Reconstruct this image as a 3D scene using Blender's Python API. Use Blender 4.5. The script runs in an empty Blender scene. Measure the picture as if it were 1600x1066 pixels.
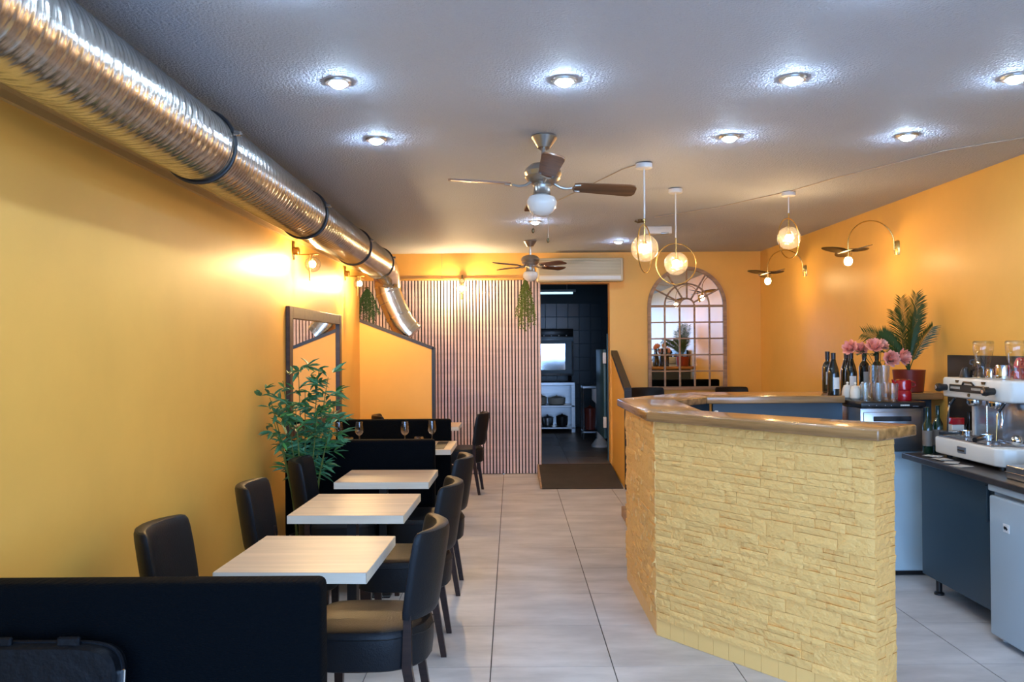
import bpy, bmesh, math, random
from mathutils import Vector, Matrix, Euler, noise
R = math.radians
PI = math.pi
sc = bpy.context.scene
col = sc.collection
rnd = random.Random(7)

# ------------------------------------------------------------------ camera, sky, exposure
cam = bpy.data.objects.new('camera', bpy.data.cameras.new('camera'))
col.objects.link(cam)
cam.data.sensor_width = 36.0
cam.data.lens = 1286 / 1600 * 36
cam.data.clip_start = 0.05
cam.matrix_world = (Matrix.Translation((0, 0, 1.58)) @ Matrix.Rotation(R(0.02), 4, 'Z')
                    @ Matrix.Rotation(R(90 + 0.40), 4, 'X') @ Matrix.Rotation(R(-0.40), 4, 'Z'))
sc.camera = cam
world = bpy.data.worlds.new('daylight')
sc.world = world
world.use_nodes = True
bg = world.node_tree.nodes['Background']
SKY = 8.4
bg.inputs[0].default_value = (0.45, 0.78, 1.40, 1)
bg.inputs[1].default_value = SKY
SKY_PORTAL = True
WARM, COOL, SPOT = 420.0, 400.0, 6.0          # bulb radiances, downlight beam watts
sc.view_settings.view_transform = 'Standard'
sc.view_settings.look = 'None'
sc.view_settings.gamma = 1.0
sc.view_settings.use_curve_mapping = False
sc.view_settings.exposure = 0.0
sc.cycles.max_bounces = 10
sc.cycles.diffuse_bounces = 5
sc.cycles.glossy_bounces = 5
sc.cycles.transparent_max_bounces = 24
sc.cycles.caustics_reflective = False
sc.cycles.caustics_refractive = False
sc.cycles.sample_clamp_indirect = 6.0

# ------------------------------------------------------------------ helpers
MATS = {}
def lin(r, g, b):
    f = lambda c: (c / 255 / 12.92) if c / 255 <= 0.04045 else ((c / 255 + 0.055) / 1.055) ** 2.4
    return (f(r), f(g), f(b))

def mat(name, color=(.5, .5, .5), rough=.5, metal=0.0, bump=None, vary=None, emit=None, coat=0.0, spec=.5,
        grain=None, sheen=0.0, rand=0.0):
    """procedural principled material. bump=(scale,strength,detail), vary=(scale,amount,stretch), grain=(angle,scale,dark)"""
    m = bpy.data.materials.new(name)
    m.use_nodes = True
    nt = m.node_tree
    b = nt.nodes['Principled BSDF']
    b.inputs['Base Color'].default_value = (*color, 1)
    b.inputs['Roughness'].default_value = rough
    b.inputs['Metallic'].default_value = metal
    b.inputs['Specular IOR Level'].default_value = spec
    b.inputs['Coat Weight'].default_value = coat
    if coat: b.inputs['Coat Roughness'].default_value = .12
    if sheen: b.inputs['Sheen Weight'].default_value = sheen
    N, L = nt.nodes.new, nt.links.new
    if emit:
        b.inputs['Emission Color'].default_value = (*emit[0], 1)
        b.inputs['Emission Strength'].default_value = emit[1]
    geo = None
    def pos(scale=(1, 1, 1), rot=0.0):
        nonlocal geo
        if geo is None: geo = N('ShaderNodeNewGeometry')
        mp = N('ShaderNodeMapping')
        mp.inputs['Scale'].default_value = scale
        mp.inputs['Rotation'].default_value = (0, 0, rot)
        L(geo.outputs['Position'], mp.inputs['Vector'])
        return mp.outputs[0]
    colout = None
    if vary or grain:
        if grain:
            v0 = pos((1, 1, 1), grain[0])
            mp2 = N('ShaderNodeMapping'); mp2.inputs['Scale'].default_value = (grain[1] * .06, grain[1], grain[1]); L(v0, mp2.inputs['Vector']); v = mp2.outputs[0]
            sc_, amt, det = 1.0, grain[2], 6
        else:
            st = vary[2] if len(vary) > 2 else (1, 1, 1)
            v = pos(st); sc_, amt, det = vary[0], vary[1], 5
        nz = N('ShaderNodeTexNoise'); nz.inputs['Scale'].default_value = sc_; nz.inputs['Detail'].default_value = det
        nz.inputs['Roughness'].default_value = .6
        L(v, nz.inputs['Vector'])
        rp = N('ShaderNodeValToRGB')
        rp.color_ramp.elements[0].position = .32; rp.color_ramp.elements[1].position = .68
        lo = tuple(c * (1 - amt) for c in color); hi = tuple(min(1, c * (1 + amt)) for c in color)
        rp.color_ramp.elements[0].color = (*lo, 1); rp.color_ramp.elements[1].color = (*hi, 1)
        L(nz.outputs[0], rp.inputs[0])
        colout = rp.outputs[0]
    if rand:
        oi = N('ShaderNodeObjectInfo')
        mr = N('ShaderNodeMapRange'); mr.inputs[3].default_value = 1 - rand; mr.inputs[4].default_value = 1 + rand
        L(oi.outputs['Random'], mr.inputs[0])
        hs = N('ShaderNodeHueSaturation')
        L(mr.outputs[0], hs.inputs['Value'])
        if colout is None: hs.inputs['Color'].default_value = (*color, 1)
        else: L(colout, hs.inputs['Color'])
        colout = hs.outputs[0]
    if colout is not None: L(colout, b.inputs['Base Color'])
    if bump:
        nz = N('ShaderNodeTexNoise'); nz.inputs['Scale'].default_value = bump[0]
        nz.inputs['Detail'].default_value = bump[2] if len(bump) > 2 else 3
        L(pos(bump[3] if len(bump) > 3 else (1, 1, 1)), nz.inputs['Vector'])
        bp = N('ShaderNodeBump'); bp.inputs['Strength'].default_value = bump[1]; bp.inputs['Distance'].default_value = .01
        L(nz.outputs[0], bp.inputs['Height']); L(bp.outputs[0], b.inputs['Normal'])
    MATS[name] = m
    return m

def glass_mat(name, tint=(1, 1, 1), body=.04, edge=.55, rough=.03, bump=None, scatter=0.0):
    """thin clear glass: see-through, with reflections that grow towards the rim"""
    m = bpy.data.materials.new(name); m.use_nodes = True
    nt = m.node_tree; nt.nodes.clear(); N, L = nt.nodes.new, nt.links.new
    o = N('ShaderNodeOutputMaterial'); mx = N('ShaderNodeMixShader'); t = N('ShaderNodeBsdfTransparent'); g = N('ShaderNodeBsdfGlossy')
    t.inputs[0].default_value = (*tint, 1); g.inputs['Roughness'].default_value = rough
    lw = N('ShaderNodeLayerWeight'); lw.inputs[0].default_value = .35
    mr = N('ShaderNodeMapRange'); mr.inputs[3].default_value = body; mr.inputs[4].default_value = edge
    L(lw.outputs['Facing'], mr.inputs[0]); L(mr.outputs[0], mx.inputs[0])
    if bump:
        nz = N('ShaderNodeTexNoise'); nz.inputs['Scale'].default_value = bump[0]
        bp = N('ShaderNodeBump'); bp.inputs['Strength'].default_value = bump[1]; bp.inputs['Distance'].default_value = .01
        ge = N('ShaderNodeNewGeometry'); L(ge.outputs['Position'], nz.inputs['Vector'])
        L(nz.outputs[0], bp.inputs['Height']); L(bp.outputs[0], g.inputs['Normal']); L(bp.outputs[0], lw.inputs['Normal'])
    L(t.outputs[0], mx.inputs[1]); L(g.outputs[0], mx.inputs[2])
    if scatter:                                   # bubbled glass: a little of the light is scattered
        tr = N('ShaderNodeBsdfTranslucent'); m2 = N('ShaderNodeMixShader'); m2.inputs[0].default_value = scatter
        L(mx.outputs[0], m2.inputs[1]); L(tr.outputs[0], m2.inputs[2]); L(m2.outputs[0], o.inputs[0])
    else: L(mx.outputs[0], o.inputs[0])
    MATS[name] = m
    return m

class MB:
    """collects shapes into one mesh"""
    def __init__(s): s.v = []; s.f = []
    def add(s, vs, fs):
        o = len(s.v); s.v += [tuple(v) for v in vs]; s.f += [tuple(i + o for i in f) for f in fs]; return s
    def box(s, lo, hi):
        (a, b, c), (d, e, f) = lo, hi
        return s.add([(a, b, c), (d, b, c), (d, e, c), (a, e, c), (a, b, f), (d, b, f), (d, e, f), (a, e, f)],
                     [(0, 3, 2, 1), (4, 5, 6, 7), (0, 1, 5, 4), (1, 2, 6, 5), (2, 3, 7, 6), (3, 0, 4, 7)])
    def rbox(s, lo, hi, r=.01, seg=2):
        bm = bmesh.new(); bmesh.ops.create_cube(bm, size=1)
        for v in bm.verts:
            v.co = Vector([lo[i] + (v.co[i] + .5) * (hi[i] - lo[i]) for i in range(3)])
        r = min(r, .49 * min(hi[i] - lo[i] for i in range(3)))
        bmesh.ops.bevel(bm, geom=bm.edges[:], offset=r, segments=seg, affect='EDGES', profile=.5)
        return s.frombm(bm)
    def frombm(s, bm):
        bm.verts.index_update(); o = len(s.v)
        s.v += [tuple(v.co) for v in bm.verts]; s.f += [tuple(v.index + o for v in f.verts) for f in bm.faces]
        bm.free(); return s
    def taper(s, p0, p1, s0, s1):
        """square-section bar between two points, half sizes (x,y) at each end"""
        a, b = Vector(p0), Vector(p1); vs = []
        for p, q in ((a, s0), (b, s1)):
            for sx, sy in ((-1, -1), (1, -1), (1, 1), (-1, 1)): vs.append((p.x + sx * q[0], p.y + sy * q[1], p.z))
        return s.add(vs, [(0, 3, 2, 1), (4, 5, 6, 7)] + [(i, (i + 1) % 4, 4 + (i + 1) % 4, 4 + i) for i in range(4)])
    def loft(s, rings, cap=True, closed=True):
        n = len(rings[0]); vs = [p for r in rings for p in r]; fs = []
        for k in range(len(rings) - 1):
            for i in range(n if closed else n - 1):
                j = (i + 1) % n; fs.append((k * n + i, k * n + j, (k + 1) * n + j, (k + 1) * n + i))
        if cap: fs += [tuple(range(n - 1, -1, -1)), tuple((len(rings) - 1) * n + i for i in range(n))]
        return s.add(vs, fs)
    def lathe(s, prof, n=24, c=(0, 0, 0), cap=True):
        return s.loft([[(c[0] + r * math.cos(2 * PI * i / n), c[1] + r * math.sin(2 * PI * i / n), c[2] + z) for i in range(n)] for r, z in prof], cap)
    def tube(s, pts, r, n=10, cap=True, closed=False):
        P = [Vector(p) for p in pts]; m = len(P)
        rr = r if isinstance(r, (list, tuple)) else [r] * m
        T = [(P[(i + 1) % m] - P[i - 1] if closed else P[min(i + 1, m - 1)] - P[max(i - 1, 0)]).normalized() for i in range(m)]
        up = Vector((0, 0, 1)) if abs(T[0].z) < .9 else Vector((1, 0, 0))
        u = (up - T[0] * up.dot(T[0])).normalized(); rings = []
        for i in range(m):
            u = (u - T[i] * u.dot(T[i])).normalized(); w = T[i].cross(u)
            rings.append([tuple(P[i] + (u * math.cos(2 * PI * k / n) + w * math.sin(2 * PI * k / n)) * rr[i]) for k in range(n)])
        if closed: rings.append(rings[0])
        return s.loft(rings, cap and not closed)
    def cyl(s, a, b, r, n=20): return s.tube([a, b], r, n)
    def sphere(s, c, r, n=20, m=12, sz=1.0):
        return s.lathe([(max(1e-4, r * math.sin(PI * k / m)), -r * sz * math.cos(PI * k / m)) for k in range(m + 1)], n, c)
    def prism(s, poly, z0, z1, bev=0.0, seg=2):
        if not bev:
            n = len(poly)
            return s.add([(x, y, z0) for x, y in poly] + [(x, y, z1) for x, y in poly],
                         [tuple(range(n - 1, -1, -1)), tuple(range(n, 2 * n))] + [(i, (i + 1) % n, n + (i + 1) % n, n + i) for i in range(n)])
        bm = bmesh.new(); n = len(poly)
        a = [bm.verts.new((x, y, z0)) for x, y in poly]; b = [bm.verts.new((x, y, z1)) for x, y in poly]
        bm.faces.new(a[::-1]); bm.faces.new(b)
        for i in range(n): bm.faces.new((a[i], a[(i + 1) % n], b[(i + 1) % n], b[i]))
        bmesh.ops.recalc_face_normals(bm, faces=bm.faces[:])
        bmesh.ops.bevel(bm, geom=[e for e in bm.edges], offset=bev, segments=seg, affect='EDGES', profile=.5)
        return s.frombm(bm)
    def map(s, fn): s.v = [tuple(fn(Vector(v))) for v in s.v]; return s
    def build(s, name, m, parent=None, smooth=True, loc=None, rot=None, angle=35):
        me = bpy.data.meshes.new(name); me.from_pydata(s.v, [], s.f); me.validate(); me.update()
        bm = bmesh.new(); bm.from_mesh(me); bmesh.ops.recalc_face_normals(bm, faces=bm.faces[:]); bm.to_mesh(me); bm.free()
        if smooth:
            me.shade_smooth(); me.set_sharp_from_angle(angle=R(angle))
        return link(name, me, m, parent, loc, rot)

def link(name, me, m=None, parent=None, loc=None, rot=None):
    if m is not None and not me.materials: me.materials.append(MATS[m] if isinstance(m, str) else m)
    o = bpy.data.objects.new(name, me); col.objects.link(o)
    if parent is not None: o.parent = parent
    if loc is not None: o.location = loc
    if rot is not None: o.rotation_euler = rot
    return o

def sring(cx, cy, z, a, b, n=4.0, N=32):
    r = []
    for i in range(N):
        t = 2 * PI * i / N; c, s_ = math.cos(t), math.sin(t)
        r.append((cx + a * math.copysign(abs(c) ** (2 / n), c), cy + b * math.copysign(abs(s_) ** (2 / n), s_), z))
    return r

def tag(o, label, cat, group=None, kind=None):
    o['label'] = label; o['category'] = cat
    if group: o['group'] = group
    if kind: o['kind'] = kind
    return o
def thing(name, label, cat, loc=(0, 0, 0), rz=0.0, group=None):
    o = bpy.data.objects.new(name, None); col.objects.link(o); o.empty_display_size = .1
    o.location = loc; o.rotation_euler = (0, 0, rz)
    return tag(o, label, cat, group)
def struct(o, label, cat='structure'):
    o['kind'] = 'structure'; o['label'] = label; o['category'] = cat
    return o
def copy_tree(o, loc=None, rz=None, label=None, parent=None):
    c = o.copy(); col.objects.link(c)
    if parent is not None: c.parent = parent
    if loc is not None: c.location = loc
    if rz is not None: c.rotation_euler = (0, 0, rz)
    if label: c['label'] = label
    for ch in o.children: copy_tree(ch, parent=c)
    return c
def arc(cx, cz, r, a0, a1, n, y=0.0):
    return [(cx + r * math.cos(R(a0 + (a1 - a0) * i / n)), y, cz + r * math.sin(R(a0 + (a1 - a0) * i / n))) for i in range(n + 1)]

# ------------------------------------------------------------------ materials
mat('yellow_paint', (.85, .47, .095), .42, vary=(1.4, .05), bump=(9, .05, 4), spec=.4)
mat('ceiling_plaster', (.50, .55, .65), .75, bump=(80, .95, 3))
mat('floor_ceramic', (.52, .495, .48), .40, vary=(2.2, .22, (.7, 1.9, 1)), bump=(30, .03), rand=.05, spec=.35)
mat('grout', (.07, .065, .06), .9)
mat('stone_paint', (.86, .52, .17), .5, bump=(32, 1.1, 6, (1, 1, 1.5)), spec=.4)
mat('plinth_paint', (.86, .535, .18), .4, bump=(20, .05))
mat('counter_wood', (.31, .165, .065), .24, grain=(0, 26, .45), coat=.5)
mat('counter_wood_turned', (.31, .165, .065), .24, grain=(R(51.8), 26, .45), coat=.5)
mat('counter_wood_cross', (.31, .165, .065), .24, grain=(R(90), 26, .45), coat=.5)
mat('pale_wood', (.55, .41, .29), .38, grain=(0, 24, .14), spec=.4)
mat('pale_edge', (.72, .66, .54), .4, grain=(0, 30, .08))
mat('black_leather', (.008, .009, .011), .42, bump=(160, .12, 2), spec=.20)
mat('dark_wood', (.026, .012, .008), .35, grain=(0, 40, .4), spec=.3)
mat('bench_fabric', (.0012, .0022, .0034), .85, bump=(90, .4, 1, (1, .2, 3)), spec=.06)
mat('black_metal', (.012, .012, .013), .4)
mat('black_paint', (.018, .016, .016), .4)
mat('slat_wood', (.76, .60, .56), .5, grain=(R(0), 18, .10), rand=.04)
mat('slat_back', (.035, .022, .018), .8)
mat('galvanised', (.62, .60, .55), .24, .95, vary=(14, .15))
mat('galvanised_smooth', (.66, .64, .60), .2, .95, vary=(6, .1))
mat('clamp_black', (.012, .013, .016), .4)
mat('cornice_paint', (.55, .33, .11), .5)
mat('brass', (.62, .42, .14), .25, 1.0)
mat('dark_brass', (.17, .12, .06), .35, .9)
mat('brushed_nickel', (.42, .40, .37), .3, .9)
mat('fan_wood', (.17, .075, .032), .35, grain=(0, 30, .4))
mat('opal', (.85, .84, .80), .12, spec=.6)
mat('white_plastic', (.72, .73, .72), .4)
mat('white_enamel', (.40, .49, .55), .28)
mat('cream_plastic', (.62, .53, .36), .4)
mat('grille_plastic', (.42, .37, .25), .45)
mat('steel', (.50, .52, .54), .28, .95, vary=(3, .06, (1, 1, 14)))
mat('mirror_steel', (.78, .82, .84), .07, 1.0)
mat('chrome', (.75, .76, .77), .08, 1.0)
mat('mirror_glass', (.86, .86, .84), .012, 1.0)
mat('mirror_frame_dark', (.055, .030, .019), .45, grain=(0, 18, .4))
mat('mirror_frame_wood', (.34, .21, .12), .55, grain=(0, 22, .35), bump=(40, .2))
mat('warm_bulb', (1, .8, .5), .4, emit=((1.0, .66, .32), WARM))
mat('flower_bulb', (1, .8, .5), .4, emit=((1.0, .64, .28), WARM * .40))
mat('globe_bulb', (1, .8, .5), .4, emit=((1.0, .65, .30), WARM * 6.8))
mat('cool_led', (.9, .95, 1), .4, emit=((.62, .86, 1.15), COOL))
mat('kitchen_tube', (.9, .95, 1), .4, emit=((.45, .75, 1.0), 1.6))
mat('kitchen_tile', (.055, .075, .09), .25, rand=.12)
mat('kitchen_floor_tile', (.17, .14, .12), .4, vary=(2.2, .2), rand=.06)
mat('kitchen_wall', (.06, .085, .10), .6)
mat('teal_paint', (.04, .11, .15), .4)
mat('mat_rubber', (.035, .028, .022), .85, bump=(120, .5), vary=(5, .25))
mat('slate_blue', (.028, .052, .072), .38)
mat('panel_white', (.52, .66, .72), .25)
mat('worktop_dark', (.035, .031, .030), .3, vary=(20, .3))
mat('board_black', (.02, .018, .017), .5)
mat('leaf_green', (.07, .24, .06), .42, rand=.35)
mat('leaf_blue_green', (.07, .25, .12), .42, rand=.3)
mat('stem_green', (.12, .17, .04), .5)
mat('palm_green', (.030, .075, .014), .45)
mat('vine_green', (.12, .17, .02), .5)
mat('vine_dark', (.03, .10, .03), .5)
mat('terracotta_red', (.24, .035, .018), .35)
mat('red_enamel', (.42, .008, .014), .12, coat=.5)
mat('bottle_glass', (.006, .009, .007), .06, spec=.7)
mat('bottle_green', (.006, .024, .011), .06, spec=.7)
mat('foil_black', (.02, .016, .02), .35)
mat('paper', (.74, .72, .66), .7)
mat('paper_print', (.40, .38, .34), .7)
mat('label_dark', (.16, .13, .10), .6)
mat('ceramic', (.80, .74, .62), .25)
mat('rose_pink', (.92, .43, .33), .55, rand=.10)
mat('rose_pale', (.82, .45, .33), .55)
mat('rose_leaf', (.02, .07, .025), .5)
mat('soil', (.03, .02, .015), .9)
mat('bag_nylon', (.003, .004, .006), .55, bump=(28, .5, 3), spec=.15)
mat('black_plastic', (.012, .012, .013), .28)
mat('pavement', (.16, .165, .17), .85, vary=(2, .1))
mat('cream_white', (.66, .655, .60), .3)
mat('cable', (.42, .36, .30), .6)
glass_mat('clear_glass', (.97, .98, .97), .05, .55, .03)
glass_mat('globe_glass', (.96, .93, .88), .05, .62, .08, bump=(55, .6), scatter=.022)
glass_mat('smoke_glass', (.93, .92, .90), .06, .6, .04)
mat('candle_glow', (.6, .35, .15), .3)

# ------------------------------------------------------------------ room shell
H = 2.75
XL, YB = -1.72, 10.27
def XR(y): return 3.235 - .0129 * y
FRONT = -1.0
# floor with each tile
fl = struct(MB().box((-2.3, FRONT - .1, -.12), (3.4, YB, -.006)).build('floor', 'grout', smooth=False), 'grey ceramic tiled floor of the dining room', 'floor')
tile_me = None
P_ = .6025
for i in range(-4, 6):
    for j in range(-8, 11):
        x0 = -.1165 + P_ * i; y0 = 4.071 + .5995 * j
        x1, y1 = x0 + P_, y0 + .5995
        lo = (max(x0 + .0028, -2.25), max(y0 + .0022, FRONT), -.02); hi = (min(x1 - .0028, 3.3), min(y1 - .0022, YB - .005), 0)
        if hi[0] - lo[0] < .03 or hi[1] - lo[1] < .03: continue
        if abs(hi[0] - lo[0] - P_ + .0056) < 1e-4 and abs(hi[1] - lo[1] - .5995 + .0044) < 1e-4:
            if tile_me is None:
                t = MB().box((.0028, .0020, -.02), (P_ - .0028, .5975, 0)).build('floor_tile', 'floor_ceramic', fl, smooth=False, loc=(x0, y0, 0))
                tile_me = t.data
            else: link('floor_tile', tile_me, None, fl, (x0, y0, 0))
        else: MB().box(lo, hi).build('floor_tile', 'floor_ceramic', fl, smooth=False)
struct(MB().box((-2.4, FRONT - .1, H), (3.4, YB + .2, H + .12)).build('ceiling', 'ceiling_plaster', smooth=False), 'white textured plaster ceiling over the dining room', 'ceiling')
wl = struct(MB().box((XL - .2, FRONT, 0), (XL, 9.264, H)).build('wall_left', 'yellow_paint', smooth=False), 'yellow painted wall beside the row of tables', 'wall')
# cornice that runs under the duct
cor = MB()
cor.box((XL, FRONT, 2.425), (XL + .022, 9.262, 2.455)).box((XL, FRONT, 2.455), (XL + .05, 9.262, 2.475)).box((XL, FRONT, 2.475), (XL + .085, 9.262, 2.56))
cor.box((XL, FRONT, 2.56), (XL + .10, 9.262, 2.58))
struct(cor.build('trim_1', 'cornice_paint', smooth=False), 'stepped yellow cornice ledge along the wall behind the duct', 'trim')
MBr = MB().add([(XR(FRONT), FRONT, 0), (XR(YB), YB + .2, 0), (XR(YB) + .2, YB + .2, 0), (XR(FRONT) + .2, FRONT, 0)] +
               [(XR(FRONT), FRONT, H), (XR(YB), YB + .2, H), (XR(YB) + .2, YB + .2, H), (XR(FRONT) + .2, FRONT, H)],
               [(0, 3, 2, 1), (4, 5, 6, 7), (0, 1, 5, 4), (1, 2, 6, 5), (2, 3, 7, 6), (3, 0, 4, 7)])
struct(MBr.build('wall_right', 'yellow_paint', smooth=False), 'yellow painted wall behind the bar and coffee machine', 'wall')
DX0, DX1, DZ = .356, 1.218, 2.365
b = MB().box((-2.3, YB, 0), (DX0, YB + .2, H)).box((DX0, YB, DZ), (DX1, YB + .2, H)).box((DX1, YB, 0), (XR(YB) + .1, YB + .2, H))
wb = struct(b.build('wall_back', 'yellow_paint', smooth=False), 'yellow back wall with wooden slat cladding and kitchen doorway', 'wall')
# slat cladding (each slat)
MB().box((-2.15, YB - .012, .0), (DX0 - .004, YB, 2.415)).build('slat_backing', 'slat_back', wb, smooth=False)
sl_me = None
n = 0
x = DX0 - .032
while x > -2.15:
    if sl_me is None:
        s_ = MB().rbox((0, -.036, .006), (.0265, -.012, 2.41), .002, 1).build('slat', 'slat_wood', wb, loc=(x, YB, 0)); sl_me = s_.data
    else: link('slat', sl_me, None, wb, (x, YB, 0))
    x -= .0402
MB().box((-2.15, YB - .055, 2.412), (DX0 - .004, YB, 2.432)).build('ledge', 'yellow_paint', wb, smooth=False)
MB().box((-.875, YB - .004, 2.44), (-.870, YB, H)).build('panel_joint', 'cornice_paint', wb, smooth=False)
struct(MB().box((-2.5, 9.1, 0), (-2.3, YB + .2, H)).box((-2.3, 9.064, 0), (XL - .2, 9.264, H)).build('wall_recess', 'yellow_paint', smooth=False), 'yellow wall of the recess behind the sloped partition', 'wall')
# sloped partition
pp = [(XL, 0), (-.908, 0), (-.908, 1.555), (XL, 1.87)]
pw = struct(MB().add([(x, 9.266, z) for x, z in pp] + [(x, 9.34, z) for x, z in pp],
           [(3, 2, 1, 0), (4, 5, 6, 7)] + [(i, (i + 1) % 4, 4 + (i + 1) % 4, 4 + i) for i in range(4)]).build('wall_partition', 'yellow_paint', smooth=False),
            'yellow partition with sloping black-edged top below the duct', 'wall')
def bar_xz(p, q, w, y0, y1):
    d = (Vector(q) - Vector(p)).normalized(); nrm = Vector((-d.y, d.x)) * w
    if nrm.y < 0: nrm = -nrm
    v = [Vector(p), Vector(q), Vector(q) + nrm, Vector(p) + nrm]
    return MB().add([(a.x, y0, a.y) for a in v] + [(a.x, y1, a.y) for a in v],
                    [(3, 2, 1, 0), (4, 5, 6, 7)] + [(i, (i + 1) % 4, 4 + (i + 1) % 4, 4 + i) for i in range(4)])
bar_xz((XL, 1.87), (-.895, 1.55), .035, 9.255, 9.35).build('sloped_cap', 'black_paint', pw, smooth=False)
MB().box((-.908, 9.255, 0), (-.872, 9.35, 1.575)).build('edge_post', 'black_paint', pw, smooth=False)
# half wall beside the ramp
hw = struct(MB().add([(1.24, 9.10, 0), (1.24, YB, 0), (1.24, YB, 1.47), (1.24, 9.10, 1.06), (1.30, 9.10, 0), (1.30, YB, 0), (1.30, YB, 1.47), (1.30, 9.10, 1.06)],
            [(0, 1, 2, 3), (7, 6, 5, 4), (0, 4, 5, 1), (1, 5, 6, 2), (2, 6, 7, 3), (3, 7, 4, 0)]).build('wall_ramp', 'yellow_paint', smooth=False),
            'yellow half wall with sloping black rail beside the ramp', 'wall')
MB().add([(1.232, 9.06, 1.06), (1.232, YB, 1.475), (1.232, YB, 1.525), (1.232, 9.06, 1.12), (1.308, 9.06, 1.06), (1.308, YB, 1.475), (1.308, YB, 1.525), (1.308, 9.06, 1.12)],
         [(0, 1, 2, 3), (7, 6, 5, 4), (0, 4, 5, 1), (1, 5, 6, 2), (2, 6, 7, 3), (3, 7, 4, 0)]).build('sloped_rail', 'black_paint', hw, smooth=False)
MB().box((1.232, 9.055, 0), (1.308, 9.10, 1.09)).build('end_post', 'black_paint', hw, smooth=False)
# raised floor in the rear corner and wooden step
struct(MB().box((1.31, 6.75, 0), (3.1, YB - .001, .2)).build('floor_raised', 'floor_ceramic', smooth=False), 'raised tiled floor behind the bar below the arched mirror', 'floor')
tag(MB().rbox((1.0, 6.85, .001), (1.308, 7.64, .098), .006).build('wooden_step', 'mirror_frame_wood'), 'low brown wooden step up to the raised floor', 'step')
# ramp to the kitchen
rp = thing('door_ramp', 'dark rubber-topped ramp rising to the kitchen doorway', 'ramp', (.30, 9.12, 0))
RL, RW, RH = YB - 9.12 - .002, .918, .117
def wedge(m_, x0, x1, l, z0, lift=0.0):
    zt = z0 + (RH + lift - z0) * l / RL
    return m_.add([(x0, 0, .001), (x1, 0, .001), (x1, l, .001), (x0, l, .001), (x0, 0, z0), (x1, 0, z0), (x1, l, zt), (x0, l, zt)],
                  [(0, 3, 2, 1), (4, 5, 6, 7), (0, 1, 5, 4), (1, 2, 6, 5), (2, 3, 7, 6), (3, 0, 4, 7)])
RS = RL - .036                                    # the edge beside the doorway stops at the slats
wedge(wedge(MB(), .058, RW, RL, .008), .02, .058, RS, .008).build('mat_surface', 'mat_rubber', rp, smooth=False)
wedge(MB(), 0, .02, RS, .014, .006).build('side_trim', 'mirror_frame_wood', rp, smooth=False)
# shop front behind the camera: an open glazed front with posts, and the pavement outside
wf = struct(MB().box((XL - .2, FRONT - .1, 0), (XL + .08, FRONT, H)).box((3.15, FRONT - .1, 0), (3.45, FRONT, H)).box((XL, FRONT - .1, 2.6), (3.2, FRONT, H)).build('wall_front', 'black_paint', smooth=False), 'glazed shop front towards the street', 'wall')
for xx in (-.1, 1.5): MB().box((xx - .04, FRONT - .09, 0), (xx + .04, FRONT - .01, 2.6)).build('mullion', 'black_paint', wf, smooth=False)
struct(MB().box((-9, -14, -.2), (9, FRONT - .1, -.08)).build('ground_street', 'pavement', smooth=False), 'grey pavement outside the shop front', 'ground')
if SKY_PORTAL:
    pl = bpy.data.lights.new('window_portal', 'AREA'); pl.shape = 'RECTANGLE'; pl.size = 4.9; pl.size_y = 2.6
    pl.cycles.is_portal = True
    po = bpy.data.objects.new('window_portal', pl); col.objects.link(po)
    po.location = (.74, FRONT - .12, 1.3); po.rotation_euler = (R(90), 0, 0)

# ------------------------------------------------------------------ kitchen beyond the doorway
KZ = .117
kf = struct(MB().box((-1.6, YB + .001, KZ - .12), (2.6, 15.2, KZ - .006)).build('floor_kitchen', 'grout', smooth=False), 'dark tiled kitchen floor beyond the doorway', 'floor')
kt = None
for i in range(-3, 5):
    for j in range(8):
        x0, y0 = .10 + i * .6025, YB + .002 + j * .6
        if x0 + .6 > 2.6 or x0 < -1.6: continue
        if kt is None:
            kt = MB().box((.003, .003, -.02), (.5995, .597, 0)).build('floor_tile', 'kitchen_floor_tile', kf, smooth=False, loc=(x0, y0, KZ)).data
        else: link('floor_tile', kt, None, kf, (x0, y0, KZ))
kw = struct(MB().box((-1.7, 15.0, KZ), (2.7, 15.2, H)).build('wall_kitchen_back', 'kitchen_wall', smooth=False), 'dark tiled kitchen back wall', 'wall')
me = None
for i in range(-2, 8):
    for j in range(9):
        x0, z0 = .60 + i * .205 - .2, KZ + .04 + j * .245
        if me is None: me = MB().rbox((.003, -.010, .003), (.202, 0, .242), .002, 1).build('wall_tile', 'kitchen_tile', kw, loc=(x0, 15.0, z0)).data
        else: link('wall_tile', me, None, kw, (x0, 15.0, z0))
struct(MB().box((-1.7, YB + .2, KZ), (-1.6, 15.0, H)).build('wall_kitchen_left', 'kitchen_wall', smooth=False), 'dark kitchen wall hidden behind the slat wall', 'wall')
struct(MB().box((2.6, YB + .2, KZ), (2.7, 15.0, H)).build('wall_kitchen_right', 'kitchen_wall', smooth=False), 'dark kitchen wall beyond the half door', 'wall')
struct(MB().box((-1.7, YB + .2, H - .02), (2.7, 15.2, H + .1)).build('ceiling_kitchen', 'kitchen_wall', smooth=False), 'dark kitchen ceiling', 'ceiling')
t = thing('tube_light', 'dim bluish tube light under the kitchen ceiling', 'lamp', (.1, 14.2, 2.50))
MB().box((-.05, -.04, .02), (1.0, .04, .06)).build('housing', 'white_plastic', t, smooth=False)
MB().cyl((0, 0, 0), (.95, 0, 0), .018, 10).build('tube', 'kitchen_tube', t)
MB().cyl((.1, 0, .06), (.1, 0, .23), .006, 6).cyl((.85, 0, .06), (.85, 0, .23), .006, 6).build('hanger', 'white_plastic', t)
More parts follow.
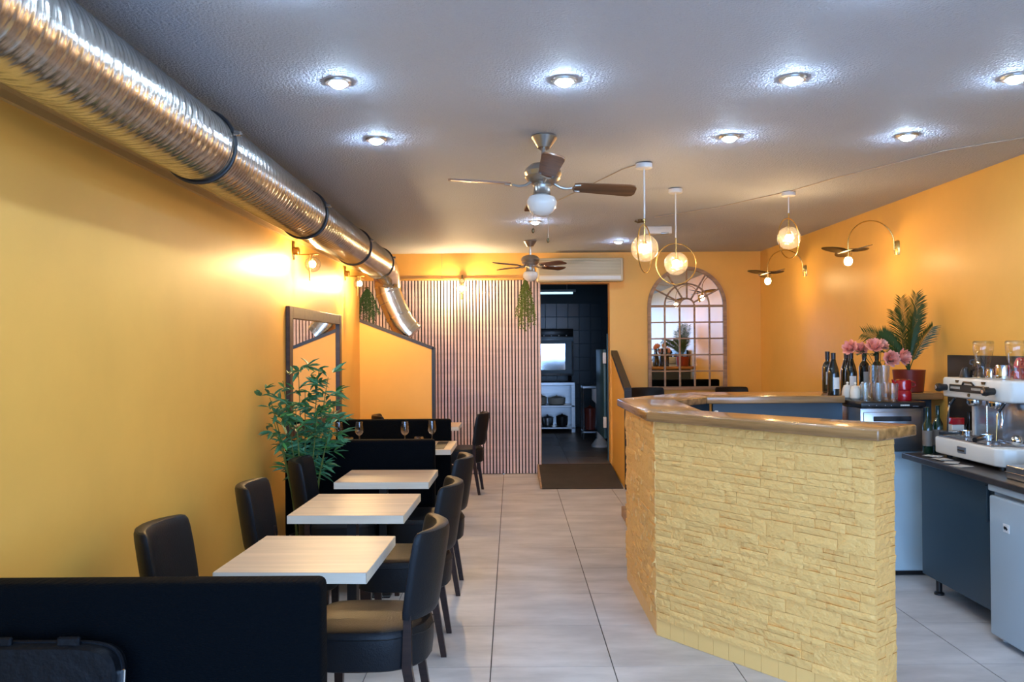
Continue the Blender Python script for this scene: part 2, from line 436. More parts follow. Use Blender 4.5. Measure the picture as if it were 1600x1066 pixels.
# prep table
t = thing('prep_table', 'stainless steel kitchen work table with two lower shelves', 'table', (.30, 14.3, KZ))
for nm, z in (('table_top', .80), ('shelf', .43), ('shelf', .06)):
    MB().rbox((0, -.3, z), (.76, .3, z + .05 - (.02 if nm == 'shelf' else 0)), .004, 1).build(nm, 'steel', t)
for xx in (.0, .70):
    for yy in (-.3, .26): MB().box((xx, yy, 0), (xx + .06, yy + .04, .80)).build('leg', 'steel', t, smooth=False)
MB().box((.06, .27, .06), (.70, .28, .8)).build('back_panel', 'steel', t, smooth=False)
# oven with a bright steel door, reflecting the shop front
t = thing('oven', 'steel oven with mirror-bright door on the kitchen work table', 'oven', (.30, 14.35, KZ + .852))
MB().rbox((.0, -.02, .10), (.76, .3, .92), .01).build('cabinet', 'steel', t)
MB().rbox((.03, -.05, .14), (.73, -.02, .70), .008).build('door', 'white_enamel', t)
MB().rbox((.16, -.065, .20), (.62, -.05, .66), .004, 1).build('door_glass', 'mirror_steel', t)
MB().rbox((.0, -.06, .70), (.76, -.02, .77), .006).build('handle_rail', 'white_enamel', t)
MB().rbox((.0, -.05, .78), (.76, -.02, .92), .004).build('control_panel', 'black_plastic', t)
for k in range(5): MB().cyl((.12 + k * .13, -.07, .80), (.12 + k * .13, -.05, .80), .012, 8).build('knob', 'white_plastic', t)
for xx in (.05, .71):
    for yy in (.02, .26): MB().cyl((xx, yy, 0), (xx, yy, .10), .02, 8).build('foot', 'black_plastic', t)
def pot(name, label, x, y, z, r, h, m, grp=None):
    t = thing(name, label, 'pot', (x, y, z), 0, grp)
    MB().lathe([(.6 * r, 0), (r * .9, .01), (r, h * .5), (r, h), (r * .94, h), (r * .9, .02), (.01, .015)], 18).build('bowl', m, t)
    MB().lathe([(r * 1.04, h), (r * 1.05, h + .008), (r * .5, h + .03), (.02, h + .035), (.001, h + .06)], 18).build('lid', m, t)
pot('cooking_pot', 'white round pot on the middle kitchen shelf beside the wider one', .50, 14.22, KZ + .461, .09, .12, 'ceramic', 'pots on the kitchen shelves')
pot('cooking_pot', 'wider white pot on the middle kitchen shelf', .76, 14.22, KZ + .461, .15, .11, 'ceramic', 'pots on the kitchen shelves')
pot('cooking_pot', 'steel pot on the lowest kitchen shelf', .60, 14.22, KZ + .091, .10, .14, 'steel', 'pots on the kitchen shelves')
pot('cooking_pot', 'dark pot on the lowest kitchen shelf', .85, 14.22, KZ + .091, .10, .16, 'black_metal', 'pots on the kitchen shelves')
t = thing('side_table', 'narrow steel table with shelf beside the white column', 'table', (1.10, 13.1, KZ))
MB().rbox((0, -.2, .80), (.26, .2, .84), .004, 1).build('table_top', 'steel', t)
MB().rbox((0, -.2, .10), (.26, .2, .13), .004, 1).build('shelf', 'steel', t)
for xx in (.01, .24):
    for yy in (-.19, .18): MB().cyl((xx, yy, 0), (xx, yy, .80), .012, 8).build('leg', 'steel', t)
pot('stock_pot', 'tall red pot on the narrow steel table shelf', 1.23, 13.1, KZ + .131, .09, .34, 'terracotta_red')
t = thing('waste_stand', 'white plastic bin stand by the kitchen half door', 'stand', (1.20, 12.0, KZ))
MB().tube([(0, 0, .84), (0, 0, .70), (.07, 0, .62), (.07, 0, .10)], [.05, .05, .045, .05], 12).build('column', 'white_plastic', t)
MB().lathe([(.13, 0), (.13, .03), (.06, .12)], 18, (.07, 0, 0)).build('base', 'white_plastic', t)
t = thing('half_door', 'teal blue kitchen half door standing open on white hinges', 'door', (1.165, YB + .24, KZ))
MB().rbox((0, .02, .28), (.035, .95, 1.42), .008).build('leaf', 'teal_paint', t)
for z in (.42, 1.24): MB().rbox((-.012, -.02, z), (.03, .02, z + .14), .006).build('hinge', 'white_plastic', t)
MB().box((.042, -.03, .0), (.055, .03, 1.62)).build('jamb_strip', 'teal_paint', t, smooth=False)

# ------------------------------------------------------------------ spiral duct
DZ0 = 2.494
def duct_x(y): return -1.385 - .007 * (y - 1)
dt = thing('ventilation_duct', 'large galvanised spiral duct strapped along the wall below the ceiling', 'duct', (0, 0, 0))
rings = []; NS = 56; r0 = .1575; pitch = .062
y = FRONT + .02; step = .0078
while y < 9.06:
    ring = []
    for k in range(NS):
        a = 2 * PI * k / NS
        ph = (y / pitch + k / NS) % 1.0
        d = .0042 * math.exp(-((ph - .5) / .06) ** 2) + .0016 * math.sin(ph * 2 * PI * 3)
        rr = r0 + d
        ring.append((duct_x(y) + rr * math.cos(a), y, DZ0 + rr * math.sin(a)))
    rings.append(ring); y += step
MB().loft(rings, cap=True).build('spiral_tube', 'galvanised', dt, angle=80)
for yy in (1.85, 3.7, 5.6, 7.42, 8.86):
    c = [(duct_x(yy) + (r0 + .008) * math.cos(2 * PI * k / 48), yy, DZ0 + (r0 + .008) * math.sin(2 * PI * k / 48)) for k in range(48)]
    st = MB().tube(c, .0085, 8, closed=True).build('strap', 'clamp_black', dt)
    MB().rbox((duct_x(yy) + .155, yy - .012, DZ0 + .045), (duct_x(yy) + .19, yy + .012, DZ0 + .065), .003, 1).build('buckle', 'chrome', st)
xe = duct_x(9.1)
path = [(xe, 9.05, DZ0), (xe, 9.16, DZ0)]
for k in range(1, 9):
    a = R(90 * k / 8); path.append((xe + .0, 9.16 + .40 * math.sin(a), DZ0 - .40 * (1 - math.cos(a)) ))
path = path[:2] + [(p[0], 9.16 + (p[1] - 9.16) * .95, DZ0 + (p[2] - DZ0) * .55) for p in path[2:]]
MB().tube(path, .152, 32).build('elbow', 'galvanised_smooth', dt)
ex, ey, ez = path[-1]
low = [(ex, ey, ez + .01), (ex + .012, ey, ez - .06), (ex + .05, ey, ez - .16)]
MB().tube(low, .149, 32).build('down_pipe', 'galvanised_smooth', dt)
lx, ly, lz = low[-1]
low2 = [(lx, ly, lz), (lx + .075, ly, lz - .17), (lx + .115, ly, lz - .25), (lx + .19, ly, lz - .35), (lx + .23, ly, lz - .39)]
MB().tube(low2, [.146, .146, .15, .152, .152], 32).build('lower_elbow', 'galvanised_smooth', dt)
for p, q, rr in ((low[1], low[2], .155), (low[0], low[1], .153), (low2[1], low2[2], .155), (low2[3], low2[4], .158)):
    p, q = Vector(p), Vector(q); d = (q - p).normalized()
    MB().tube([p - d * .012, p + d * .012], rr, 32).build('joint_ring', 'chrome', dt)

# ------------------------------------------------------------------ ceiling downlights
dl = None
for k, (xx, yy, lb) in enumerate(((-.756, 3.605, 'in the front row next to the duct'), (.236, 3.605, 'in front of the nearer fan'), (1.24, 3.605, 'above the stone bar front'), (2.216, 3.605, 'closest to the yellow wall in the front row'),
        (-.755, 4.607, 'beside the duct, in line with the nearer fan'), (1.226, 4.607, 'right between the nearer fan and the three globe pendants'), (2.221, 4.607, 'over the bar interior near the coffee machine'), (.223, 7.686, 'between the two ceiling fans'), (1.193, 9.183, 'near the kitchen doorway and air conditioner'),
        (-.755, 2.6, 'above the front bench and bag'), (1.226, 2.6, 'in front of the bar end'))):
    label = 'recessed LED downlight ' + lb
    if dl is None:
        dl = thing('ceiling_downlight', label, 'light', (xx, yy, H), 0, 'recessed ceiling downlights')
        MB().lathe([(.038, -.004), (.042, -.012), (.056, -.010), (.060, -.001), (.060, .004), (.038, .004)], 32, cap=False).build('rim', 'brushed_nickel', dl)
        sl = bpy.data.lights.new('downlight_beam', 'SPOT'); sl.energy = SPOT; sl.color = (1.0, .93, .84); sl.spot_size = R(125); sl.spot_blend = .9; sl.shadow_soft_size = .03
        so = bpy.data.objects.new('downlight_beam', sl); col.objects.link(so); so.parent = dl; so.location = (0, 0, -.036)
        MB().lathe([(.0005, -.030), (.018, -.028), (.030, -.021), (.037, -.010), (.037, .0)], 24, cap=False).build('bulb', 'cool_led', dl)
    else: copy_tree(dl, (xx, yy, H), 0, label)

# ------------------------------------------------------------------ ceiling fans
def make_fan(loc, rz, label):
    t = thing('ceiling_fan', label, 'fan', loc, rz, 'ceiling fans')
    MB().lathe([(.070, 0), (.072, -.012), (.060, -.03), (.038, -.062), (.034, -.068)], 28).build('canopy', 'brushed_nickel', t)
    MB().cyl((0, 0, -.065), (0, 0, -.17), .0125, 12).build('downrod', 'brushed_nickel', t)
    MB().lathe([(.03, -.16), (.075, -.172), (.098, -.195), (.103, -.215), (.092, -.235), (.098, -.24), (.08, -.262), (.05, -.275)], 32).build('motor_housing', 'brushed_nickel', t)
    MB().lathe([(.048, -.27), (.052, -.285), (.046, -.30), (.05, -.325), (.052, -.335), (.044, -.345)], 24).build('light_fitter', 'brushed_nickel', t)
    MB().lathe([(.05, -.338), (.074, -.352), (.084, -.375), (.080, -.402), (.062, -.430), (.03, -.450), (.001, -.454)], 28).build('globe', 'opal', t)
    for k in range(4):
        a = PI / 2 * k
        M = Matrix.Rotation(a, 4, 'Z')
        br = MB().tube([(.06, 0, -.262), (.095, 0, -.285), (.13, 0, -.292), (.17, 0, -.285)], [.008, .008, .007, .006], 8)
        br.tube([(.21, .035, -.285), (.18, .03, -.286), (.168, 0, -.286), (.18, -.03, -.286), (.21, -.035, -.285)], .006, 8)
        tilt = Matrix.Translation((0, 0, -.283)) @ Matrix.Rotation(R(-13), 4, 'X') @ Matrix.Translation((0, 0, .283))
        br.map(lambda v: M @ (tilt @ v)).build('blade_bracket', 'brushed_nickel', t)
        pts = [(.175, -.036), (.20, -.045), (.48, -.060), (.508, -.052), (.52, -.03), (.52, .03), (.508, .052), (.48, .060), (.20, .045), (.175, .036)]
        MB().prism(pts, -.284, -.276).map(lambda v: M @ (tilt @ v)).build('blade', 'fan_wood', t)
    for xx, yy, l in ((-.045, -.03, .20), (.045, .03, .235)):
        pc = MB().tube([(xx, yy, -.32), (xx, yy, -.33 - l)], .0013, 5).build('pull_chain', 'brushed_nickel', t)
        MB().sphere((xx, yy, -.345 - l), .009, 10, 8, 1.6).build('pull_knob', 'dark_brass', pc)
    return t
fan = make_fan((.185, 4.56, H), R(5), 'nearer ceiling fan with four brown wooden blades and white globe')
fan.rotation_euler = (R(-5.5), R(3), R(4)); fan.location.z = H - .003
copy_tree(fan, (.205, 9.07, H), R(42), 'farther ceiling fan hanging in front of the air conditioner')

# ------------------------------------------------------------------ pendants
def pendant(x, y, zg, yaw, tilt, label):
    t = thing('pendant_lamp', label, 'lamp', (x, y, H), 0, 'glass globe pendants over the bar')
    MB().lathe([(.052, -.008), (.052, -.035), (.048, -.038), (.01, -.04)], 28).build('canopy', 'white_plastic', t)
    MB().tube([(.02, 0, 0), (.02, 0, -.01)], .006, 8).build('hook', 'brushed_nickel', t)
    d = zg - H
    MB().tube([(0, 0, -.036), (.001, 0, d * .35), (0, 0, d + .19)], .005, 8).build('cord', 'white_plastic', t)
    MB().cyl((0, 0, d + .19), (0, 0, d + .045), .0055, 10).build('stem', 'brass', t)
    MB().lathe([(.012, .05), (.014, .03), (.014, .012)], 14, (0, 0, d)).build('socket', 'brass', t)
    MB().sphere((0, 0, d), .026, 16, 10, 1.1).build('bulb', 'warm_bulb', t)
    MB().sphere((0, 0, d), .087, 32, 20).build('globe', 'globe_glass', t)
    M = Matrix.Rotation(yaw, 4, 'Z') @ Matrix.Rotation(tilt, 4, 'Y')
    c = [tuple(M @ Vector((.152 * math.cos(2 * PI * k / 48), 0, .152 * math.sin(2 * PI * k / 48))) + Vector((0, 0, d - .003))) for k in range(48)]
    MB().tube(c, .0042, 8, closed=True).build('ring', 'brass', t)
    return t
pendant(.849, 5.25, 2.203, R(64), R(6), 'globe pendant with its brass ring nearly edge-on, closest to the fan')
pendant(1.22, 6.11, 2.19, R(4), 0, 'globe pendant with wide open brass ring before the arched mirror')
pendant(2.114, 6.27, 2.395, R(42), R(-14), 'short globe pendant with tilted ring near the flower sconces')

# ------------------------------------------------------------------ left globe sconces
def globe_sconce(loc, rz, label):
    t = thing('globe_sconce', label, 'lamp', loc, rz, 'brass globe wall lights')   # wall is local x=0, sticks out to +x
    MB().rbox((0, -.012, -.07), (.012, .012, .078), .004).build('back_plate', 'brass', t)
    MB().lathe([(.030, 0), (.032, .045), (.026, .05)], 18).map(lambda v: Vector((v.z, v.x, v.y))).build('wall_cup', 'brass', t)
    MB().tube([(.03, 0, -.028), (.20, 0, -.028)], .0055, 8).build('arm', 'brass', t)
    MB().cyl((.155, 0, -.03), (.155, 0, -.065), .011, 12).build('socket', 'brass', t)
    MB().sphere((.155, 0, -.105), .022, 14, 10, 1.2).build('bulb', 'globe_bulb', t)
    MB().sphere((.155, 0, -.105), .062, 28, 16).build('globe', 'clear_glass', t)
    f = MB().rbox((.128, -.012, -.235), (.134, .012, -.035), .002, 1)
    f.build('fin', 'brass', t)
    return t
gs = globe_sconce((XL, 6.467, 2.345), 0, 'globe wall light on the yellow wall above the dark framed mirror')
copy_tree(gs, (XL, 8.465, 2.345), 0, 'globe wall light on the yellow wall by the sloped partition')
copy_tree(gs, (-.615, YB - .055, 2.40), R(-90), 'globe wall light glowing on the wooden slat wall')

# ------------------------------------------------------------------ flower sconces
def flower_sconce(loc, label):
    t = thing('flower_sconce', label, 'lamp', loc, 0, 'flower wall lights by the bar')   # wall at local x=0, arm to -x
    MB().lathe([(.03, -.065), (.037, -.03), (.037, .02), (.030, .05), (.012, .058)], 16).map(lambda v: Vector((min(0, v.x * .8), v.y, v.z))).build('wall_plate', 'brass', t)
    r = .187
    MB().tube([(-.03, 0, -.02), (-.03, 0, .03)] + [(-.03 - r + r * math.cos(R(k * 6)), 0, .03 + r * math.sin(R(k * 6))) for k in range(1, 31)] + [(-.03 - 2 * r, 0, -.03)], .0048, 8).build('arm', 'brass', t)
    cx = -.03 - 2 * r
    for k in range(5):
        a = R(20 + 72 * k); M = Matrix.Translation((cx, 0, -.03)) @ Matrix.Rotation(a, 4, 'Z') @ Matrix.Rotation(R(-9 + 15 * (k % 2)), 4, 'Y') @ Matrix.Rotation(R(14), 4, 'X')
        N_ = 14; top = []; bot = []
        ring = []
        for i in range(N_):
            q = 2 * PI * i / N_
            ring.append((.105 + .105 * math.cos(q), .062 * math.sin(q) * (1.0 - .25 * math.cos(q))))
        MB().prism(ring, -.002, .002).map(lambda v: M @ v).build('petal', 'dark_brass', t)
    MB().cyl((cx, 0, -.03), (cx, 0, -.082), .014, 14).build('socket', 'brass', t)
    MB().sphere((cx, 0, -.112), .032, 18, 12, 1.15).build('bulb', 'flower_bulb', t)
    return t
fs = flower_sconce((XR(6.707), 6.707, 2.37), 'brass flower wall light above the roses and wine bottles')
copy_tree(fs, (XR(8.737), 8.737, 2.37), 0, 'brass flower wall light near the corner by the arched mirror')

# ------------------------------------------------------------------ air conditioner, emergency light, cables
t = thing('air_conditioner', 'long cream wall air conditioner above the kitchen doorway', 'air conditioner', (.835, YB, 2.372))
MB().rbox((-.53, -.22, .0), (.53, -.058, .29), .022, 3).build('body', 'cream_plastic', t)
MB().box((-.45, -.06, .02), (.50, -.001, .27)).build('wall_mount', 'cream_plastic', t, smooth=False)
MB().rbox((-.50, -.228, .085), (.50, -.215, .265), .006).build('front_grille', 'grille_plastic', t)
for k in range(9): MB().box((-.49, -.231, .10 + k * .018), (.49, -.227, .104 + k * .018)).build('grille_rib', 'cream_plastic', t, smooth=False)
MB().rbox((-.50, -.226, .02), (.50, -.20, .07), .01).build('flap', 'white_plastic', t)
for k in range(8): MB().cyl((-.42 + k * .12, -.10, .287), (-.42 + k * .12, -.10, .296), .012, 10).build('screw_cap', 'cable', t)
t = thing('emergency_light', 'small white emergency light box on the ceiling', 'light', (1.44, 8.1, H))
MB().rbox((-.13, -.06, -.075), (.13, .06, -.001), .008).build('housing', 'white_plastic', t)
MB().rbox((.02, -.065, -.078), (.10, -.02, -.06), .006).build('lens', 'steel', t)
t = thing('ceiling_hook', 'small bronze bracket on the ceiling beside the emergency light', 'bracket', (1.19, 7.6, H))
MB().cyl((0, 0, -.001), (0, 0, -.02), .02, 12).build('base', 'dark_brass', t)
MB().tube([(-.05, 0, -.015), (-.02, 0, -.03), (.02, .01, -.02), (.05, 0, -.028)], .008, 8).build('clip', 'dark_brass', t)
for lab, pts in (('thin cable on the ceiling running from the short pendant towards the coffee machine', [(2.114, 6.22, H - .006), (2.26, 5.75, H - .006), (2.62, 4.95, H - .005), (3.05, 4.5, H - .006)]),
                 ('thin cable on the ceiling between the short pendant and the emergency light', [(2.07, 6.30, H - .006), (1.75, 6.9, H - .006), (1.3, 7.45, H - .006)]),
                 ('thin cable on the ceiling running from the edge-on ring pendant towards the kitchen', [(.80, 5.29, H - .006), (.73, 5.42, H - .006), (.59, 5.87, H - .006), (.36, 6.6, H - .006)])):
    tag(MB().tube(pts, .0035, 6).build('ceiling_cable', 'cable'), lab, 'cable', 'ceiling cables')

# ------------------------------------------------------------------ chairs
def seat_xy(x, y):                       # rounded bulge at the rear of the seat
    if x >= 0: return (x, y)
    q = min(1, -x / .22)
    return (x * (1 + .26 * max(0, 1 - (y / .2) ** 2)), y * (1 - .10 * q * q))
def make_chair():
    t = thing('dining_chair', 'x', 'chair', (0, 0, 0), 0, 'black leather dining chairs')
    # front of the seat towards +x
    rings = []
    for z, s in ((.335, .93), (.342, .97), (.40, .995), (.455, 1.0), (.476, .985), (.487, .95), (.491, .88), (.493, .6)):
        ring = [seat_xy(x, y) + (z,) for x, y, _ in sring(-.005, 0, 0, .215 * s, .222 * s, 4.2, 40)]
        rings.append(ring)
    st = MB().loft(rings).build('seat', 'black_leather', t)
    MB().tube([seat_xy(x, y) + (.462,) for x, y, _ in sring(-.005, 0, 0, .2165, .2235, 4.2, 48)], .0022, 5, closed=True).build('piping', 'black_leather', st)
    rings = []
    prof = [(.525, .70, .90), (.532, .90, .96), (.56, 1, .985), (.65, 1, 1), (.75, 1, 1), (.82, .98, .99), (.848, .92, .975), (.863, .72, .94), (.868, .40, .88)]
    for z, th, wd in prof:
        w = .208 * wd; tk = .033 * th
        xo = -.262 - .055 * (z - .52) / .35
        ring = []
        for x, y, _ in sring(0, 0, 0, tk, w, 3.2, 44):
            q = y / .208
            ring.append((xo + x + .085 * q * q, y, z))
        rings.append(ring)
    MB().loft(rings).build('backrest', 'black_leather', t)
    for s in (-1, 1):
        MB().taper((-.245, s * .175, 0), (-.19, s * .178, .345), (.014, .014), (.019, .018)).taper((-.19, s * .178, .345), (-.195, s * .182, .60), (.019, .018), (.013, .013)).build('leg', 'dark_wood', t, smooth=False)
        MB().taper((.145, s * .165, 0), (.145, s * .168, .345), (.014, .014), (.021, .021)).build('leg', 'dark_wood', t, smooth=False)
    return t
ch = make_chair()
first = True
for (x, y, rz, lb, z) in (
    (-.605, 3.365, 180, 'black leather chair at the aisle side of the table next to the front bench', 0),
    (-.605, 4.39, 180, 'black leather chair at the aisle side of the middle pale table', 0),
    (-.600, 5.42, 180, 'black leather chair at the aisle side of the table before the second bench', 0),
    (-1.185, 3.37, 0, 'black leather chair against the yellow wall at the table next to the front bench', 0),
    (-1.125, 4.39, 3, 'black leather chair by the yellow wall at the middle pale table', 0),
    (-1.105, 5.33, 4, 'black leather chair in front of the bamboo plant', 0),
    (-.595, 8.985, 176, 'black leather chair standing in front of the slat wall', 0),
    (-1.16, 8.78, 12, 'black leather chair peeping out above the rearmost bench by the partition', 0),
    (1.65, 9.86, -90, 'black chair below the arched mirror near the ramp wall', .2),
    (2.70, 9.86, -86, 'black chair below the arched mirror towards the room corner', .2)):
    if first: ch.location = (x, y, z); ch.rotation_euler = (0, 0, R(rz)); ch['label'] = lb; first = False
    else: copy_tree(ch, (x, y, z), R(rz), lb)

# ------------------------------------------------------------------ tables
def table(cx, cy, w, d, rz, lb, wide=False):
    t = thing('dining_table', lb, 'table', (cx, cy, 0), R(rz), 'pale wood tables')
    tp = MB().box((-w / 2 + .0015, -d / 2 + .0015, .70), (w / 2 - .0015, d / 2 - .0015, .7405)).build('table_top', 'pale_wood', t, smooth=False)
    e = MB()
    for a, b in (((-w / 2, -d / 2, .699), (w / 2, -d / 2 + .0025, .739)), ((-w / 2, d / 2 - .0025, .699), (w / 2, d / 2, .739)), ((-w / 2, -d / 2, .699), (-w / 2 + .0025, d / 2, .739)), ((w / 2 - .0025, -d / 2, .699), (w / 2, d / 2, .739))):
        e.box(a, b)
    e.build('edge_band', 'pale_edge', tp, smooth=False)
    for sx in ((-.3, .3) if wide else (-.03,)):
        MB().box((sx - .025, -.035, .014), (sx + .025, .035, .70)).build('column', 'black_metal', t, smooth=False)
        MB().rbox((sx - .07, -.20, 0), (sx + .07, .20, .016), .004, 1).build('base_plate', 'black_metal', t)
        MB().box((sx - .12, -.2, .685), (sx + .12, .2, .6995)).build('top_plate', 'black_metal', t, smooth=False)
table(-.829, 3.385, .582, .60, -2.2, 'square pale wood table next to the front bench')
table(-.834, 4.43, .589, .61, -1.6, 'square pale wood table in the middle of the row of three')
table(-.818, 5.395, .595, .52, -1.2, 'square pale wood table in front of the second black bench')
table(-1.03, 7.065, 1.05, .63, -.8, 'long pale wood table set with wine glasses between the benches', True)
table(-.86, 8.93, .58, .5, 0, 'pale wood table mostly hidden behind the rearmost bench')

# ------------------------------------------------------------------ benches
def bench(x0, x1, y, face, lb):
    """face=-1: seat towards the camera side"""
    t = thing('bench_seat', lb, 'bench', ((x0 + x1) / 2, y, 0), 0, 'black upholstered benches')
    w = (x1 - x0) / 2
    MB().rbox((-w, -.05, .10), (w, .05, .93), .022, 4).build('back_panel', 'bench_fabric', t)
    a, b = sorted((face * .052, face * .50))
    MB().rbox((-w + .01, a, .30), (w - .01, b, .45), .03, 3).build('seat_cushion', 'bench_fabric', t)
    MB().box((-w + .03, min(a, -.04), .06), (w - .03, max(b - .03, .04), .30)).build('base', 'black_paint', t, smooth=False)
    for sx in (-1, 1):
        for yy in (a + .05, b - .08): MB().box((sx * (w - .08) - .02, yy - .02, 0), (sx * (w - .08) + .02, yy + .02, .06)).build('foot', 'black_metal', t, smooth=False)
bench(-1.64, -.535, 2.325, -1, 'front black upholstered bench with a bag leaning on it')
bench(-1.605, -.552, 5.83, 1, 'second black upholstered bench beside the bamboo plant')
bench(-1.600, -.562, 7.47, 1, 'rearmost black upholstered bench behind the wine glasses')
t = thing('bench_seat', 'black upholstered bench on the raised floor below the arched mirror', 'bench', (2.5, 8.2, .2), 0, 'black upholstered benches')
MB().rbox((-.5, -.05, .05), (.58, .05, .875), .022, 4).build('back_panel', 'bench_fabric', t)
MB().rbox((-.5, .052, .25), (.58, .50, .42), .03, 3).build('seat_cushion', 'bench_fabric', t)
MB().box((-.48, -.04, 0), (.56, .46, .25)).build('base', 'black_paint', t, smooth=False)
# laptop bag on the front bench
t = thing('laptop_bag', 'black nylon laptop bag leaning on the front bench', 'bag', (-1.30, 2.17, .457), 0)
t.rotation_euler = (R(-6), 0, 0)
rings = []
for yy, s in ((-.045, .95), (-.035, .985), (0, 1.0), (.03, .985), (.04, .95)):
    rings.append([(x, yy, z + .172) for x, z, _ in sring(0, 0, 0, .26 * s, .172 * s, 6, 40)])
MB().loft(rings).build('body', 'bag_nylon', t)
MB().tube([(x, -.005, z + .172) for x, z, _ in sring(0, 0, 0, .2605, .1725, 6, 56)], .006, 6, closed=True).build('zip', 'bag_nylon', t)
for sx in (-.06, .12): MB().rbox((sx - .03, -.03, .335), (sx + .03, -.015, .362), .004, 1).build('handle_tab', 'bag_nylon', t)
MB().rbox((.255, -.012, .235), (.268, -.004, .275), .002, 1).build('zip_pull', 'chrome', t)

# ------------------------------------------------------------------ wine glasses, candles, menu on the long table
def wine_glass(x, y, lb, parent0=[None]):
    if parent0[0] is None:
        t = thing('wine_glass', lb, 'glass', (x, y, .7415), 0, 'wine glasses on the long table')
        MB().lathe([(.032, 0), (.032, .002), (.006, .006), (.004, .012)], 20).build('foot', 'smoke_glass', t)
        MB().lathe([(.004, .01), (.0035, .05), (.005, .085)], 12).build('stem', 'smoke_glass', t)
        MB().lathe([(.004, .085), (.024, .098), (.037, .120), (.0375, .14), (.031, .205), (.030, .205), (.036, .14), (.035, .121), (.022, .10), (.002, .09)], 24, cap=False).build('bowl', 'smoke_glass', t)
        parent0[0] = t
    else: copy_tree(parent0[0], (x, y, .7415), 0, lb)
wine_glass(-1.49, 7.05, 'wine glass on the long table closest to the yellow wall')
wine_glass(-1.315, 7.05, 'wine glass beside the faceted candle holder near the mirror')
wine_glass(-.925, 7.05, 'wine glass left of the ribbed candle holder in the table centre')
wine_glass(-.70, 7.12, 'wine glass closest to the aisle end of the long table')
for k, (x, y, lb) in enumerate(((-1.395, 7.0, 'faceted glass candle holder between the wine glasses near the mirror'), (-.80, 7.02, 'ribbed amber candle holder between the wine glasses near the aisle'))):
    t = thing('candle_holder', lb, 'candle holder', (x, y, .7415), 0, 'candle holders on the long table')
    nn = 16
    rings = []
    for r_, z in ((.034, 0), (.042, .012), (.044, .05), (.037, .078), (.034, .078), (.040, .05), (.038, .014), (.005, .01)):
        rings.append([(r_ * (1 + (.09 if i % 2 else 0)) * math.cos(2 * PI * i / nn), r_ * (1 + (.09 if i % 2 else 0)) * math.sin(2 * PI * i / nn), z) for i in range(nn)])
    MB().loft(rings, cap=False).build('cup', 'smoke_glass', t, smooth=False)
    MB().lathe([(.024, .012), (.024, .035), (.003, .036), (.001, .045)], 14).build('candle', 'candle_glow', t)
tag(MB().rbox((-.66, 6.80, .7412), (-.57, 7.30, .7445), .001, 1).build('menu_card', 'black_paint'), 'dark menu card lying on the aisle end of the long table', 'menu')

# ------------------------------------------------------------------ mirror on the left wall
t = thing('framed_mirror', 'large rectangular mirror in dark wooden frame on the yellow wall', 'mirror', (XL, 6.24, .88))
ML, MH, fw = 1.90, 1.022, .092
MB().box((.002, .03, .03), (.012, ML - .03, MH - .03)).build('mirror_glass', 'mirror_glass', t, smooth=False)
for lo, hi in (((.001, 0, 0), (.034, fw, MH)), ((.001, ML - fw, 0), (.034, ML, MH)), ((.001, fw, MH - fw), (.034, ML - fw, MH)), ((.001, fw, 0), (.034, ML - fw, fw))):
    MB().rbox(lo, hi, .004, 1).build('frame_rail', 'mirror_frame_dark', t)

# ------------------------------------------------------------------ arched mirror
t = thing('arched_mirror', 'arched window-style mirror with wooden glazing bars on the back wall', 'mirror', (2.177, YB - .001, 0))
zb, zs, hr = 1.03, 2.072, .49
out = [(-hr, zb), (hr, zb)] + [(hr * math.cos(R(a)), zs + hr * math.sin(R(a))) for a in range(0, 181, 6)]
def face_xz(pts, y0, y1):
    nn = len(pts)
    return MB().add([(x, y0, z) for x, z in pts] + [(x, y1, z) for x, z in pts],
                    [tuple(range(nn)), tuple(range(2 * nn - 1, nn - 1, -1))] + [(i, nn + i, nn + (i + 1) % nn, (i + 1) % nn) for i in range(nn)])
face_xz([(x * .96, zb + .02 + (z - zb) * .975) for x, z in out], -.022, -.012).build('mirror_glass', 'mirror_glass', t, smooth=False)
MB().box((-hr + .01, -.012, zb + .01), (hr - .01, 0, zs)).build('back_board', 'mirror_frame_wood', t, smooth=False)
inn = [(-hr + .042, zb + .04), (hr - .042, zb + .04)] + [((hr - .042) * math.cos(R(a)), zs + (hr - .042) * math.sin(R(a))) for a in range(0, 181, 6)]
nn = len(out)
vs = [(x, -.045, z) for x, z in out] + [(x, -.045, z) for x, z in inn] + [(x, 0, z) for x, z in out] + [(x, 0, z) for x, z in inn]
fs_ = []
for i in range(nn):
    j = (i + 1) % nn
    fs_ += [(i, j, nn + j, nn + i), (2 * nn + i, 3 * nn + i, 3 * nn + j, 2 * nn + j), (i, 2 * nn + i, 2 * nn + j, j), (nn + i, nn + j, 3 * nn + j, 3 * nn + i)]
MB().add(vs, fs_).build('frame', 'mirror_frame_wood', t)
for k in range(4):
    xx = -.2775 + k * .185
    MB().rbox((xx - .010, -.038, zb + .03), (xx + .010, -.016, zs), .003, 1).build('glazing_bar', 'mirror_frame_wood', t)
for k in range(5):
    zz = zs - k * .2025; w = .014 if k == 0 else .009
    MB().rbox((-hr + .03, -.036 - (.004 if k == 0 else 0), zz - w), (hr - .03, -.016, zz + w), .003, 1).build('glazing_bar', 'mirror_frame_wood', t)
for rr in (.0925, .2775):
    MB().tube([(rr * math.cos(R(a)), -.027, zs + rr * math.sin(R(a))) for a in range(0, 181, 9)], .010, 6).build('glazing_arc', 'mirror_frame_wood', t)
for a in (28, 59, 90, 121, 152):
    p, q = .0925, hr - .03
    MB().tube([(p * math.cos(R(a)), -.027, zs + p * math.sin(R(a))), (q * math.cos(R(a)), -.027, zs + q * math.sin(R(a)))], .010, 6).build('glazing_bar', 'mirror_frame_wood', t)

